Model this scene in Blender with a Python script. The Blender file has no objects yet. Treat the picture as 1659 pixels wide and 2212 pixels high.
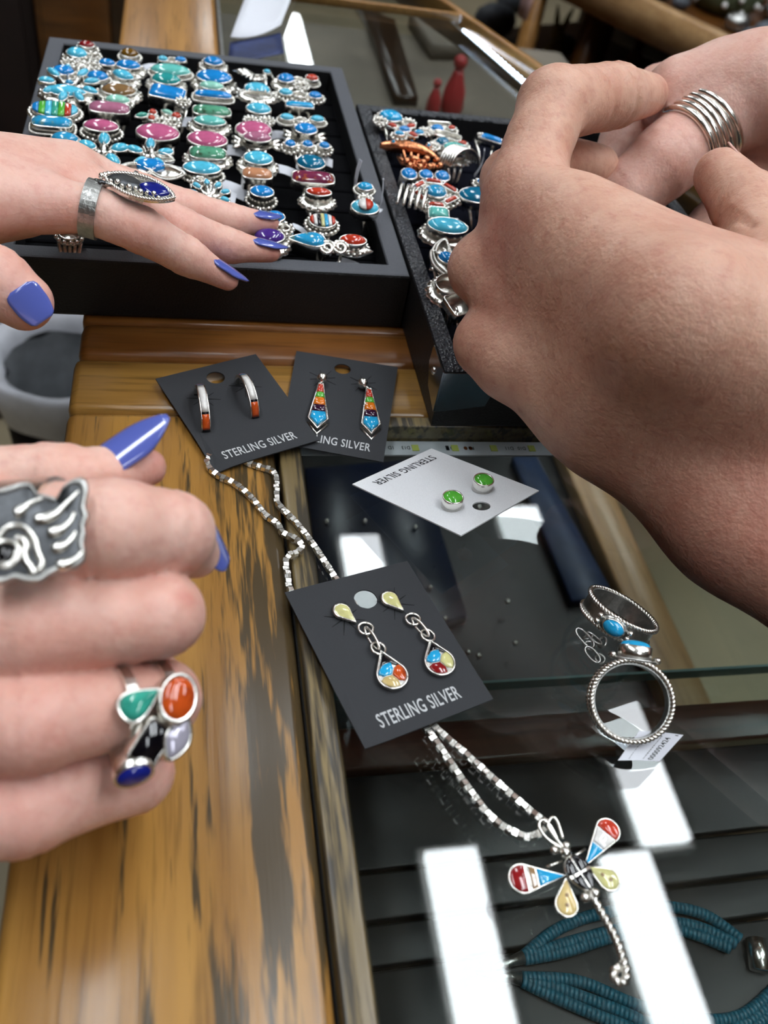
import bpy, bmesh, math, random
import numpy as np
from mathutils import Vector, Matrix

# ---------------------------------------------------------------- camera, world, lights
SC = bpy.context.scene
C = SC.collection
PITCH, ROLL, YAW, FPX = 0.80163, 0.225514, 0.3247, 1830.5
IW, IH, CAMZ = 1659.0, 2212.0, 191.0            # lengths are written in millimetres, built in metres
cp, sp, cr, sr = math.cos(PITCH), math.sin(PITCH), math.cos(ROLL), math.sin(ROLL)
_f = Vector((0, cp, -sp)); _r0 = Vector((1, 0, 0)); _u0 = _r0.cross(_f)
_R = Matrix.Rotation(-YAW, 3, 'Z')
CR = _R @ (cr * _r0 + sr * _u0); CU = _R @ (-sr * _r0 + cr * _u0); CF = _R @ _f
cam = bpy.data.cameras.new('camera'); camo = bpy.data.objects.new('camera', cam); C.objects.link(camo)
camo.matrix_world = Matrix(((CR.x, CU.x, -CF.x, 0), (CR.y, CU.y, -CF.y, 0), (CR.z, CU.z, -CF.z, CAMZ / 1000), (0, 0, 0, 1)))
cam.sensor_fit = 'VERTICAL'; cam.sensor_height = 36; cam.sensor_width = 27
cam.lens = FPX / IH * 36; cam.clip_start = 0.01; cam.clip_end = 50
cam.dof.use_dof = True; cam.dof.focus_distance = 0.262; cam.dof.aperture_fstop = 14
SC.camera = camo
w = bpy.data.worlds.new('world'); SC.world = w; w.use_nodes = True
w.node_tree.nodes['Background'].inputs[0].default_value = (0.55, 0.55, 0.56, 1)
w.node_tree.nodes['Background'].inputs[1].default_value = 0.25
SC.view_settings.view_transform = 'Standard'; SC.view_settings.look = 'None'
SC.view_settings.exposure = 0.32; SC.view_settings.gamma = 1.0; SC.view_settings.use_curve_mapping = False
LAMP = 15.0                                    # radiance of the ceiling tubes
try:
    SC.cycles.use_denoising = True; SC.cycles.max_bounces = 8; SC.cycles.transparent_max_bounces = 12; SC.cycles.use_adaptive_sampling = True; SC.cycles.adaptive_threshold = .03
    SC.cycles.sample_clamp_indirect = 6.0; SC.cycles.caustics_reflective = False; SC.cycles.caustics_refractive = False
except Exception: pass

def ray(px, py):
    return CR * ((px - IW / 2) / FPX) - CU * ((py - IH / 2) / FPX) + CF
def at(px, py, z=0.0):                          # point of the plane at height z (mm)
    d = ray(px, py); return Vector((0, 0, CAMZ)) + d * ((z - CAMZ) / d.z)
def pd(px, py, d):                              # point at a distance d (mm) in front
    return Vector((0, 0, CAMZ)) + ray(px, py) * d
def onp(px, py, p0, n):                         # point of a given plane
    d = ray(px, py); o = Vector((0, 0, CAMZ)); return o + d * ((Vector(p0) - o).dot(n) / d.dot(n))
def mmr(p, rpx):                                # radius in mm of rpx pixels at point p
    return rpx * (Vector(p) - Vector((0, 0, CAMZ))).dot(CF) / FPX

# ---------------------------------------------------------------- materials
def lin(h):
    h = h.lstrip('#'); v = [int(h[i:i + 2], 16) / 255 for i in (0, 2, 4)]
    return tuple(x / 12.92 if x <= .04045 else ((x + .055) / 1.055) ** 2.4 for x in v) + (1,)
def nodes(name):
    m = bpy.data.materials.new(name); m.use_nodes = True
    nt = m.node_tree; return m, nt, nt.nodes['Principled BSDF']
def setin(b, **k):
    for a, v in k.items():
        a = a.replace('_', ' ')
        if a in b.inputs: b.inputs[a].default_value = v
def N(nt, t, **k):
    n = nt.nodes.new(t)
    for a, v in k.items():
        if a in n.inputs: n.inputs[a].default_value = v
        else: setattr(n, a, v)
    return n
def coords(nt, scale):
    tc = N(nt, 'ShaderNodeTexCoord'); mp = N(nt, 'ShaderNodeMapping'); mp.inputs['Scale'].default_value = scale
    nt.links.new(tc.outputs['Object'], mp.inputs['Vector']); return mp.outputs['Vector']
def noise(nt, vec, scale, detail=3, rough=.5):
    n = N(nt, 'ShaderNodeTexNoise'); n.inputs['Scale'].default_value = scale; n.inputs['Detail'].default_value = detail
    n.inputs['Roughness'].default_value = rough; nt.links.new(vec, n.inputs['Vector']); return n.outputs['Fac']
def ramp(nt, fac, stops):
    r = N(nt, 'ShaderNodeValToRGB'); e = r.color_ramp.elements
    while len(e) < len(stops): e.new(.5)
    for x, (p, c) in zip(e, stops): x.position = p; x.color = c if len(c) == 4 else tuple(c) + (1,)
    nt.links.new(fac, r.inputs['Fac']); return r.outputs['Color']
def mix(nt, fac, a, b, mode='MIX'):
    m = N(nt, 'ShaderNodeMix', data_type='RGBA', blend_type=mode)
    for i, v in ((0, fac), (6, a), (7, b)):
        if hasattr(v, 'is_linked') or hasattr(v, 'links'): nt.links.new(v, m.inputs[i])
        else: m.inputs[i].default_value = v
    return m.outputs[2]
def bump(nt, b, h, strength, dist):
    n = N(nt, 'ShaderNodeBump'); n.inputs['Strength'].default_value = strength; n.inputs['Distance'].default_value = dist
    nt.links.new(h, n.inputs['Height']); nt.links.new(n.outputs['Normal'], b.inputs['Normal'])
def plain(name, col, rough=.5, metal=0., coat=0., var=0., vs=150, bmp=0., bs=900, spec=.5):
    m, nt, b = nodes(name); c = lin(col) if isinstance(col, str) else col
    setin(b, Base_Color=c, Roughness=rough, Metallic=metal, Coat_Weight=coat, Coat_Roughness=.05, Specular_IOR_Level=spec)
    if var or bmp:
        v = coords(nt, (1, 1, 1))
        if var:
            f = noise(nt, v, vs, 4, .6)
            d = tuple(x * (1 - var) for x in c[:3]) + (1,); e = tuple(min(1, x * (1 + var)) for x in c[:3]) + (1,)
            nt.links.new(ramp(nt, f, [(.3, d), (.7, e)]), b.inputs['Base Color'])
        if bmp: bump(nt, b, noise(nt, v, bs, 3), bmp, .0006)
    return m
def stone(name, col, var=.12, vs=350, vein=None):
    m, nt, b = nodes(name); c = lin(col); setin(b, Roughness=.12, Coat_Weight=.6, Coat_Roughness=.03)
    v = coords(nt, (1, 1, 1)); f = noise(nt, v, vs, 4, .6)
    d = tuple(x * (1 - var) for x in c[:3]) + (1,); e = tuple(min(1, x * (1 + var)) for x in c[:3]) + (1,)
    st = [(.32, d), (.68, e)]
    if vein: st = [(.34, lin(vein)), (.46, d), (.7, e)]
    nt.links.new(ramp(nt, f, st), b.inputs['Base Color']); return m
def emis(name, col, s):
    m, nt, b = nodes(name); setin(b, Base_Color=(.8, .8, .8, 1), Emission_Color=lin(col), Emission_Strength=s); return m
M = {}
M['silver'] = plain('silver', '#F4F1EA', .24, 1.0, bmp=.15, bs=700)
M['dull_silver'] = plain('dull_silver', '#B9B9B6', .33, 1.0, var=.2, vs=500, bmp=.3, bs=900)
M['oxide'] = plain('oxidised_silver', '#55575A', .42, 1.0, var=.25, vs=700)
M['copper'] = plain('copper', '#D98F66', .25, 1.0, bmp=.4, bs=500)
M['nickel'] = plain('nickel', '#9AA0A6', .18, 1.0, bmp=.05, bs=400)
for k, col, vn in (('tq', '#27A6DC', None), ('blue', '#1C8AD6', None), ('sky', '#55C4E4', None), ('aqua', '#6CC9BF', None), ('teal', '#2E9C9A', None),
                   ('deepteal', '#146E92', None), ('green', '#5FA886', '#3E4A34'), ('mint', '#9ADBC6', None), ('pink', '#C7628B', None), ('rose', '#B4708C', None),
                   ('coral', '#C23A24', None), ('red', '#8E1B1E', None), ('brown', '#8A6A45', None), ('tiger', '#7A5518', '#2A1B0A'), ('peach', '#C98D68', None),
                   ('spiny', '#7C2E4E', '#B8622E'), ('purple', '#4B2E86', None), ('lapis', '#1B2480', None), ('orange', '#E2791E', None), ('lime', '#63B62E', None),
                   ('plum', '#35122F', None), ('jet', '#0B0A10', None), ('white', '#E8E6E2', None), ('cream', '#D3CF8E', None), ('ivory', '#D8BE7E', None),
                   ('tan', '#9A7A55', None), ('spinycoral', '#D1551E', '#9E3512'), ('seagreen', '#3FAE98', '#2D8C7E'), ('inlaygreen', '#58B63E', None), ('matrixtq', '#2C9FD2', '#7FA79A')):
    M[k] = stone(k + '_stone', col, vein=vn)
M['pearl'] = plain('pearl', '#C9C5D6', .15, .35, coat=.8)
M['velvet'] = plain('black_velvet', '#07070A', .95, spec=.1, bmp=.5, bs=2500)
M['navy_velvet'] = plain('navy_velvet', '#080A18', .95, spec=.15, bmp=.5, bs=2500)
M['leatherette'] = plain('black_leatherette', '#101012', .5, bmp=.6, bs=1400)
M['rimgrey'] = plain('grey_leatherette', '#56585E', .55, bmp=.7, bs=2600)
def pebble():
    m, nt, b = nodes('pebbled_leatherette'); setin(b, Base_Color=lin('#3A3C42'), Roughness=.28, Specular_IOR_Level=.8)
    v = coords(nt, (1, 1, 1)); vo = N(nt, 'ShaderNodeTexVoronoi'); vo.inputs['Scale'].default_value = 900; nt.links.new(v, vo.inputs['Vector'])
    bump(nt, b, vo.outputs['Distance'], 1.0, .0012); return m
M['pebble'] = pebble()
def card(name, col):
    return plain(name, col, .75, var=.06, vs=3000, bmp=.15, bs=4000)
M['black_card'] = card('charcoal_card', '#2B2D31'); M['white_card'] = card('white_card', '#EAECEF')
M['print_grey'] = plain('silver_print', '#C4C6C8', .4); M['print_black'] = plain('black_print', '#26282C', .6)
M['slit'] = plain('slit_shadow_black', '#08080A', .9)
M['paper'] = plain('tag_paper', '#E4E6EE', .5)
M['polish'] = plain('periwinkle_polish', '#5E6CC0', .12, coat=1.0)
M['nailtip'] = plain('bare_nail', '#D9A79A', .3, coat=.4)
M['nail_grey'] = plain('worn_nail_edge', '#8B8280', .4)
M['blackwood'] = plain('black_gap', '#0A0806', .8)
def wood(name, lo, hi, ax, worn=None, gs=1.0, rough=.28):
    m, nt, b = nodes(name); setin(b, Roughness=rough, Coat_Weight=.25, Coat_Roughness=.2)
    s = [38, 38, 38]; s[ax] = 3.0; v = coords(nt, tuple(x * gs for x in s))
    s2 = [420, 420, 420]; s2[ax] = 22; v2 = coords(nt, tuple(x * gs for x in s2))
    base = ramp(nt, noise(nt, v, 1.6, 5, .6), [(.28, lin(lo)), (.72, lin(hi))])
    dk = tuple(x * .42 for x in lin(lo)[:3]) + (1,)
    pores = ramp(nt, noise(nt, v2, 1.0, 3, .6), [(.52, (0, 0, 0, 1)), (.72, (1, 1, 1, 1))])
    pv = N(nt, 'ShaderNodeMath', operation='MULTIPLY'); nt.links.new(pores, pv.inputs[0]); pv.inputs[1].default_value = .65
    col = mix(nt, pv.outputs[0], base, dk)
    if worn:                                     # weathered streaks where the varnish has gone
        x0, x1, amount, wc = worn
        tc = N(nt, 'ShaderNodeTexCoord'); sx = N(nt, 'ShaderNodeSeparateXYZ'); nt.links.new(tc.outputs['Object'], sx.inputs[0])
        mr = N(nt, 'ShaderNodeMapRange'); mr.inputs['From Min'].default_value = x0; mr.inputs['From Max'].default_value = x1
        nt.links.new(sx.outputs[1 if ax == 0 else 0], mr.inputs['Value'])
        s3 = [110, 110, 110]; s3[ax] = 7; n3 = noise(nt, coords(nt, tuple(s3)), 1.4, 5, .65)
        s4 = [600, 600, 600]; s4[ax] = 40; n4 = noise(nt, coords(nt, tuple(s4)), 1.0, 2)
        a1 = N(nt, 'ShaderNodeMath', operation='MULTIPLY_ADD'); nt.links.new(mr.outputs[0], a1.inputs[0]); a1.inputs[1].default_value = amount; nt.links.new(n3, a1.inputs[2])
        a2 = N(nt, 'ShaderNodeMath', operation='MULTIPLY_ADD'); nt.links.new(n4, a2.inputs[0]); a2.inputs[1].default_value = .55; nt.links.new(a1.outputs[0], a2.inputs[2])
        k = ramp(nt, a2.outputs[0], [(.9, (0, 0, 0, 1)), (1.3, (1, 1, 1, 1))])
        col = mix(nt, k, col, lin(wc))
    nt.links.new(col, b.inputs['Base Color'])
    bump(nt, b, noise(nt, v2, 1.0, 3, .6), .25, .0004); return m
M['rail_wood'] = wood('varnished_oak_along', '#8A5F2A', '#B98A45', 1, (.022, .07, .25, '#4A3C26'))
M['cross_wood'] = wood('varnished_oak_across', '#7A5526', '#AC8240', 0)
M['red_wood'] = wood('reddish_oak', '#5E3414', '#93602C', 0)
M['grey_wood'] = wood('weathered_oak_strip', '#5A4A2E', '#8C7A52', 1, (-.02, .03, .12, '#3A3327'), rough=.4)
M['dark_wood'] = wood('dark_oak', '#22150B', '#3A2412', 0)
M['tan_wood'] = wood('tan_pine', '#8E6232', '#BE8D52', 1)
M['pale_wood'] = wood('pale_pine', '#A97F52', '#CFA878', 1)
M['brown_wood'] = wood('brown_board', '#4A2C12', '#70451C', 0)
M['red_bar'] = wood('red_brown_bar', '#3A1C14', '#5A2E22', 0)
def glass(name, tint, rough=0.0):
    m, nt, b = nodes(name); nt.nodes.remove(b); out = nt.nodes['Material Output']
    t = N(nt, 'ShaderNodeBsdfTransparent'); t.inputs[0].default_value = tint
    g = N(nt, 'ShaderNodeBsdfGlossy'); g.inputs['Roughness'].default_value = rough
    fr = N(nt, 'ShaderNodeFresnel'); ge = N(nt, 'ShaderNodeNewGeometry'); io = N(nt, 'ShaderNodeMapRange')   # both faces reflect alike
    io.inputs['To Min'].default_value = 1.5; io.inputs['To Max'].default_value = 1 / 1.5
    nt.links.new(ge.outputs['Backfacing'], io.inputs['Value']); nt.links.new(io.outputs[0], fr.inputs['IOR'])
    x = N(nt, 'ShaderNodeMixShader'); nt.links.new(fr.outputs[0], x.inputs[0]); nt.links.new(t.outputs[0], x.inputs[1]); nt.links.new(g.outputs[0], x.inputs[2])
    nt.links.new(x.outputs[0], out.inputs['Surface']); return m
M['glass'] = glass('showcase_glass', (.93, .96, .95, 1), .0)
M['glass_edge'] = plain('green_glass_edge', '#5B7472', .25)
M['clear'] = glass('clear_plastic', (.9, .92, .96, 1), .05)
M['case_black'] = plain('black_board', '#070709', .35, bmp=.2, bs=300)
M['case_navy'] = plain('navy_board', '#111A30', .3, var=.3, vs=30)
M['plank'] = plain('charcoal_board', '#121211', .45, var=.4, vs=40)
M['pcb'] = plain('white_circuit_tape', '#D2D2DA', .5); M['led'] = plain('yellow_led', '#C9D06A', .3)
M['pad_copper'] = plain('solder_pad', '#8A4A28', .35, .6)
M['beadteal'] = plain('teal_bead', '#1E5768', .4, var=.35, vs=700)
M['floor'] = plain('beige_floor', '#A79A7E', .6, var=.12, vs=3)
M['ceil'] = plain('ceiling_board', '#786E60', .8)
M['wallp'] = wood('brown_wall_boards', '#4A3320', '#6B4A2C', 2, gs=.2, rough=.6)
M['tube'] = emis('lit_tube', '#F4FAFF', LAMP)
M['fixture'] = plain('white_enamel', '#D8D8D4', .4)
M['led_on'] = emis('lit_led', '#CFE0FF', 14.0)

def skin(name, base, red, pale, spots=None, rough=.28):
    m, nt, b = nodes(name); setin(b, Roughness=.46, Specular_IOR_Level=.4, Subsurface_Weight=.25, Subsurface_Scale=.002)
    b.inputs['Subsurface Radius'].default_value = (1.0, .35, .2)
    v = coords(nt, (1, 1, 1))
    c = ramp(nt, noise(nt, v, 62, 5, .65), [(.34, lin(base)), (.64, lin(pale))])
    at_ = N(nt, 'ShaderNodeAttribute', attribute_name='flush')
    n2 = noise(nt, v, 160, 4, .65)
    mm = N(nt, 'ShaderNodeMath', operation='MULTIPLY'); nt.links.new(at_.outputs['Fac'], mm.inputs[0])
    r2 = ramp(nt, n2, [(.25, (.5, .5, .5, 1)), (.7, (1, 1, 1, 1))]); nt.links.new(r2, mm.inputs[1])
    c = mix(nt, mm.outputs[0], c, lin(red))
    fine = ramp(nt, noise(nt, v, 300, 4, .7), [(.5, (0, 0, 0, 1)), (.75, (1, 1, 1, 1))])
    fm = N(nt, 'ShaderNodeMath', operation='MULTIPLY'); nt.links.new(fine, fm.inputs[0]); fm.inputs[1].default_value = .42
    c = mix(nt, fm.outputs[0], c, lin(red))
    if spots:
        vo = N(nt, 'ShaderNodeTexVoronoi'); vo.inputs['Scale'].default_value = 85; nt.links.new(v, vo.inputs['Vector'])
        k1 = ramp(nt, vo.outputs['Distance'], [(.06, (.6, .6, .6, 1)), (.24, (0, 0, 0, 1))]); k2 = ramp(nt, vo.outputs['Color'], [(.62, (0, 0, 0, 1)), (.75, (1, 1, 1, 1))])
        k = mix(nt, 1.0, k1, k2, 'MULTIPLY')
        c = mix(nt, k, c, lin(spots))
    nt.links.new(c, b.inputs['Base Color'])
    vo2 = N(nt, 'ShaderNodeTexVoronoi'); vo2.inputs['Scale'].default_value = 900; nt.links.new(v, vo2.inputs['Vector'])
    hn = N(nt, 'ShaderNodeMath', operation='MULTIPLY_ADD'); nt.links.new(vo2.outputs['Distance'], hn.inputs[0]); hn.inputs[1].default_value = .3
    nt.links.new(noise(nt, v, 420, 4, .6), hn.inputs[2])
    vo3 = N(nt, 'ShaderNodeTexVoronoi', feature='DISTANCE_TO_EDGE'); vo3.inputs['Scale'].default_value = 330
    w3 = N(nt, 'ShaderNodeVectorMath', operation='MULTIPLY_ADD'); nz = N(nt, 'ShaderNodeTexNoise'); nz.inputs['Scale'].default_value = 140; nt.links.new(v, nz.inputs['Vector'])
    nt.links.new(nz.outputs['Color'], w3.inputs[0]); w3.inputs[1].default_value = (.004, .004, .004); nt.links.new(v, w3.inputs[2]); nt.links.new(w3.outputs[0], vo3.inputs['Vector'])
    ln = ramp(nt, vo3.outputs['Distance'], [(.0, (0, 0, 0, 1)), (.09, (1, 1, 1, 1))])
    h2 = N(nt, 'ShaderNodeMath', operation='MULTIPLY_ADD'); nt.links.new(ln, h2.inputs[0]); h2.inputs[1].default_value = .07; nt.links.new(hn.outputs[0], h2.inputs[2])
    bump(nt, b, h2.outputs[0], rough, .0007); return m
M['skin_fair'] = skin('fair_skin', '#E6B09E', '#D08478', '#F1C9BA')
M['skin_tan'] = skin('tanned_skin', '#D09C86', '#B56E60', '#E0B59E', '#96604A', .42)
M['skin_pink'] = skin('pinkish_skin', '#E0AC9A', '#CC8278', '#EDC6B8')

# ---------------------------------------------------------------- mesh helpers (mm in, metres out)
def link(name, verts, faces, mat, parent=None, smooth=False, mats=None, fm=None):
    me = bpy.data.meshes.new(name)
    loc = Vector((0, 0, 0))
    if parent is not None: loc = PL[parent.name]
    me.from_pydata([((v[0] - loc[0]) / 1000, (v[1] - loc[1]) / 1000, (v[2] - loc[2]) / 1000) for v in verts], [], faces)
    for mm_ in (mats or [mat]): me.materials.append(mm_)
    if fm: me.polygons.foreach_set('material_index', fm)
    if smooth: me.polygons.foreach_set('use_smooth', [True] * len(me.polygons))
    me.update()
    o = bpy.data.objects.new(name, me); C.objects.link(o)
    if parent is not None: o.parent = parent; PL[o.name] = loc
    else: PL[o.name] = Vector((0, 0, 0))
    return o
PL = {}
def tag(o, label=None, cat=None, group=None, kind=None):
    for k, v in (('label', label), ('category', cat), ('group', group), ('kind', kind)):
        if v: o[k] = v
    return o
def thing(name, label, cat, loc=(0, 0, 0), group=None):
    o = bpy.data.objects.new(name, None); C.objects.link(o); o.empty_display_size = .005
    o.location = Vector(loc) / 1000; PL[o.name] = Vector(loc); return tag(o, label, cat, group)
class MB:
    def __init__(s): s.v = []; s.f = []; s.m = []; s.mi = 0
    def add(s, vs, fs):
        o = len(s.v); s.v += [tuple(v) for v in vs]; s.f += [tuple(i + o for i in f) for f in fs]; s.m += [s.mi] * len(fs); return s
    def box(s, a, b):
        x0, y0, z0 = a; x1, y1, z1 = b
        return s.hexa([(x0, y0, z0), (x1, y0, z0), (x1, y1, z0), (x0, y1, z0), (x0, y0, z1), (x1, y0, z1), (x1, y1, z1), (x0, y1, z1)])
    def hexa(s, p): return s.add(p, [(3, 2, 1, 0), (4, 5, 6, 7), (0, 1, 5, 4), (1, 2, 6, 5), (2, 3, 7, 6), (3, 0, 4, 7)])
    def bbox(s, a, b, e=.6):                     # box with chamfered edges
        bm = bmesh.new(); bmesh.ops.create_cube(bm, size=1)
        sc = [b[i] - a[i] for i in range(3)]; ce = [(a[i] + b[i]) / 2 for i in range(3)]
        for v in bm.verts: v.co = Vector([v.co[i] * sc[i] + ce[i] for i in range(3)])
        bmesh.ops.bevel(bm, geom=bm.edges[:], offset=e, segments=2, affect='EDGES', profile=.5)
        bm.verts.index_update(); s.add([v.co for v in bm.verts], [[v.index for v in f.verts] for f in bm.faces]); bm.free(); return s
    def tube(s, pts, r, closed=False, seg=8, cap=True):
        pts = [Vector(p) for p in pts]; n = len(pts); rs = r if isinstance(r, (list, tuple)) else [r] * n
        vs = []; ref = None
        for i, p in enumerate(pts):
            if closed: t = pts[(i + 1) % n] - pts[i - 1]
            else: t = pts[min(i + 1, n - 1)] - pts[max(i - 1, 0)]
            t = t.normalized() if t.length > 1e-9 else Vector((0, 0, 1))
            if ref is None: ref = t.orthogonal().normalized()
            ref = (ref - t * ref.dot(t)); ref = ref.normalized() if ref.length > 1e-6 else t.orthogonal().normalized()
            q = t.cross(ref)
            for k in range(seg):
                a = 2 * math.pi * k / seg; vs.append(p + (ref * math.cos(a) + q * math.sin(a)) * rs[i])
        fs = []
        for i in range(n if closed else n - 1):
            j = (i + 1) % n
            for k in range(seg):
                l = (k + 1) % seg; fs.append((i * seg + k, i * seg + l, j * seg + l, j * seg + k))
        if cap and not closed: fs.append(tuple(range(seg))[::-1]); fs.append(tuple(range((n - 1) * seg, n * seg)))
        return s.add(vs, fs)
    def ball(s, c, r, su=8, sv=5, sx=(1, 1, 1)):
        c = Vector(c); vs = [c + Vector((0, 0, r * sx[2]))]
        for i in range(1, sv):
            a = math.pi * i / sv
            for k in range(su):
                b = 2 * math.pi * k / su; vs.append(c + Vector((r * sx[0] * math.sin(a) * math.cos(b), r * sx[1] * math.sin(a) * math.sin(b), r * sx[2] * math.cos(a))))
        vs.append(c - Vector((0, 0, r * sx[2]))); L = len(vs) - 1; fs = []
        for k in range(su):
            l = (k + 1) % su; fs.append((0, 1 + k, 1 + l)); fs.append((L, L - su + l, L - su + k))
            for i in range(sv - 2): o = 1 + i * su; fs.append((o + k, o + su + k, o + su + l, o + l))
        return s.add(vs, fs)
    def loops(s, ls, capa=True, capb=True):      # skin a list of equal-length loops
        n = len(ls[0]); vs = [v for l in ls for v in l]; fs = []
        for i in range(len(ls) - 1):
            for k in range(n): l = (k + 1) % n; fs.append((i * n + k, i * n + l, (i + 1) * n + l, (i + 1) * n + k))
        if capa: fs.append(tuple(range(n))[::-1])
        if capb: fs.append(tuple(range((len(ls) - 1) * n, len(ls) * n)))
        return s.add(vs, fs)
    def prism(s, poly, n, t, cham=0):            # extrude a 3-D polygon along n by t
        poly = [Vector(p) for p in poly]; n = Vector(n)
        if cham:
            c = sum(poly, Vector()) / len(poly); top = [p + (c - p).normalized() * cham + n * t for p in poly]
            return s.loops([poly, [p + n * (t - cham * .7) for p in poly], top])
        return s.loops([poly, [p + n * t for p in poly]])
    def out(s, name, mat, parent=None, smooth=True):
        if isinstance(mat, list): return link(name, s.v, s.f, None, parent, smooth, mats=mat, fm=s.m)
        return link(name, s.v, s.f, mat, parent, smooth)
class Fr:                                        # a local frame in mm
    def __init__(s, o, x, y, z): s.o, s.x, s.y, s.z = Vector(o), Vector(x), Vector(y), Vector(z)
    def __call__(s, a, b, c=0): return s.o + s.x * a + s.y * b + s.z * c
def frame(o, n, xdir):
    n = Vector(n).normalized(); x = Vector(xdir); x = (x - n * x.dot(n)).normalized(); return Fr(o, x, n.cross(x), n)
def outline(L, W, shape='oval', n=24):
    P = []
    for k in range(n):
        a = 2 * math.pi * k / n; c, s_ = math.cos(a), math.sin(a)
        if shape == 'oval': P.append((c * L / 2, s_ * W / 2))
        elif shape == 'rect':
            e = .22; P.append((math.copysign(abs(c) ** e, c) * L / 2, math.copysign(abs(s_) ** e, s_) * W / 2))
        elif shape == 'slab':
            e = .5; P.append((math.copysign(abs(c) ** e, c) * L / 2, math.copysign(abs(s_) ** e, s_) * W / 2))
        elif shape == 'marq': P.append((c * L / 2, s_ * W / 2 * (1 - .45 * c * c)))
        elif shape == 'pear':
            P.append((c * L / 2, s_ * W / 2 * (.62 - .38 * c) * 1.15))
    return P
def smooth_path(P, n=6, closed=False):
    P = [Vector(p) for p in P]; out = []; m = len(P)
    for i in range(m if closed else m - 1):
        g = (lambda j: P[j % m]) if closed else (lambda j: P[max(0, min(m - 1, j))])
        a, b, c, d = g(i - 1), g(i), g(i + 1), g(i + 2)
        for k in range(n):
            t = k / n; out.append(.5 * ((2 * b) + (c - a) * t + (2 * a - 5 * b + 4 * c - d) * t * t + (3 * b - a - 3 * c + d) * t ** 3))
    if not closed: out.append(P[-1])
    return out
def resample(P, step):
    out = [P[0]]; acc = 0
    for a, b in zip(P, P[1:]):
        d = (b - a).length; 
        while acc + d >= step:
            t = (step - acc) / d; a = a + (b - a) * t; out.append(a); d = (b - a).length; acc = 0
        acc += d
    return out
def rope(mb, path, r, closed=True, pitch=None, seg=6):
    pts = [Vector(p) for p in path]
    if closed: pts = pts + [pts[0]]
    tot = sum((b - a).length for a, b in zip(pts, pts[1:])); pitch = pitch or r * 5
    q = resample(pts, pitch / 8)
    for ph in (0, math.pi):
        h = []; ref = None
        for i, p in enumerate(q):
            t = (q[min(i + 1, len(q) - 1)] - q[max(i - 1, 0)]).normalized()
            if ref is None: ref = t.orthogonal().normalized()
            ref = (ref - t * ref.dot(t)).normalized(); a = ph + 2 * math.pi * i / 8
            h.append(p + (ref * math.cos(a) + t.cross(ref) * math.sin(a)) * r * .5)
        mb.tube(h, r * .58, False, seg)
def textmesh(s, spacing=1.0):
    cu = bpy.data.curves.new('t', 'FONT'); cu.body = s; cu.size = 1; cu.space_character = spacing; cu.resolution_u = 3; cu.offset = .012
    o = bpy.data.objects.new('t', cu); me = bpy.data.meshes.new_from_object(o)
    V = [tuple(v.co) for v in me.vertices]; F = [tuple(p.vertices) for p in me.polygons]
    bpy.data.objects.remove(o); bpy.data.curves.remove(cu); bpy.data.meshes.remove(me)
    x0 = min(v[0] for v in V); x1 = max(v[0] for v in V); y0 = min(v[1] for v in V); y1 = max(v[1] for v in V)
    return [((v[0] - x0) / (x1 - x0), (v[1] - y0) / (y1 - y0)) for v in V], F

# ================================================================ the room
def struct(name, a, b, mat):
    return tag(MB().box(a, b).out(name, mat, None, False), kind='structure')
FZ, CZ = -950, 1660
struct('floor', (-4000, -3000, FZ - 40), (5000, 8500, FZ), M['floor'])
struct('ceiling', (-4000, -3000, CZ + 60), (5000, 8500, CZ + 100), M['ceil'])
struct('wall_back', (-4000, 8500, FZ), (5000, 8600, CZ + 60), M['wallp'])
struct('wall_front', (-4000, -3100, FZ), (5000, -3000, CZ + 60), M['wallp'])
struct('wall_left', (-4100, -3000, FZ), (-4000, 8500, CZ + 60), M['wallp'])
struct('wall_right', (5000, -3000, FZ), (5100, 8500, CZ + 60), M['wallp'])
for (x0, x1, y0, y1, lab) in ((500, 620, -550, 675, 'white fluorescent ceiling light above the near left end of the showcase glass'),
        (430, 540, 1270, 1610, 'white fluorescent ceiling light above the far left end of the showcase glass'),
        (1030, 1150, 640, 1080, 'white fluorescent ceiling light in the right row, mirrored inside the standing ring'),
        (945, 1075, 1500, 1720, 'white fluorescent ceiling light in the right row, mirrored past the white card'),
        (910, 1030, -550, 625, 'white fluorescent ceiling light in the right row, mirrored beside the dragonfly tail'),
        (600, 720, 4900, 6100, 'white fluorescent ceiling light far away, mirrored in the far glass'),
        (-520, -380, -300, 1200, 'unseen white fluorescent fill light added over the customers on the left'),  # from here on: unseen fill lights added to brighten the counter
        (-520, -380, 2200, 3600, 'unseen white fluorescent fill light added over the far left aisle'),
        (1900, 2040, -200, 1200, 'unseen white fluorescent fill light added over the right aisle'),
        (1900, 2040, 2200, 3600, 'unseen white fluorescent fill light added over the shelves on the right'),
        (200, 340, -2200, -900, 'unseen white fluorescent fill light added behind the viewer')):
    t = thing('ceiling_light', lab, 'light', ((x0 + x1) / 2, (y0 + y1) / 2, CZ + 60), 'fluorescent ceiling lights')
    MB().box((x0 - 15, y0 - 15, CZ + 20), (x1 + 15, y1 + 15, CZ + 60)).out('housing', M['fixture'], t, False)
    MB().box((x0, y0, CZ), (x1, y1, CZ + 19.5)).out('diffuser', M['tube'], t, False)

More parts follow.
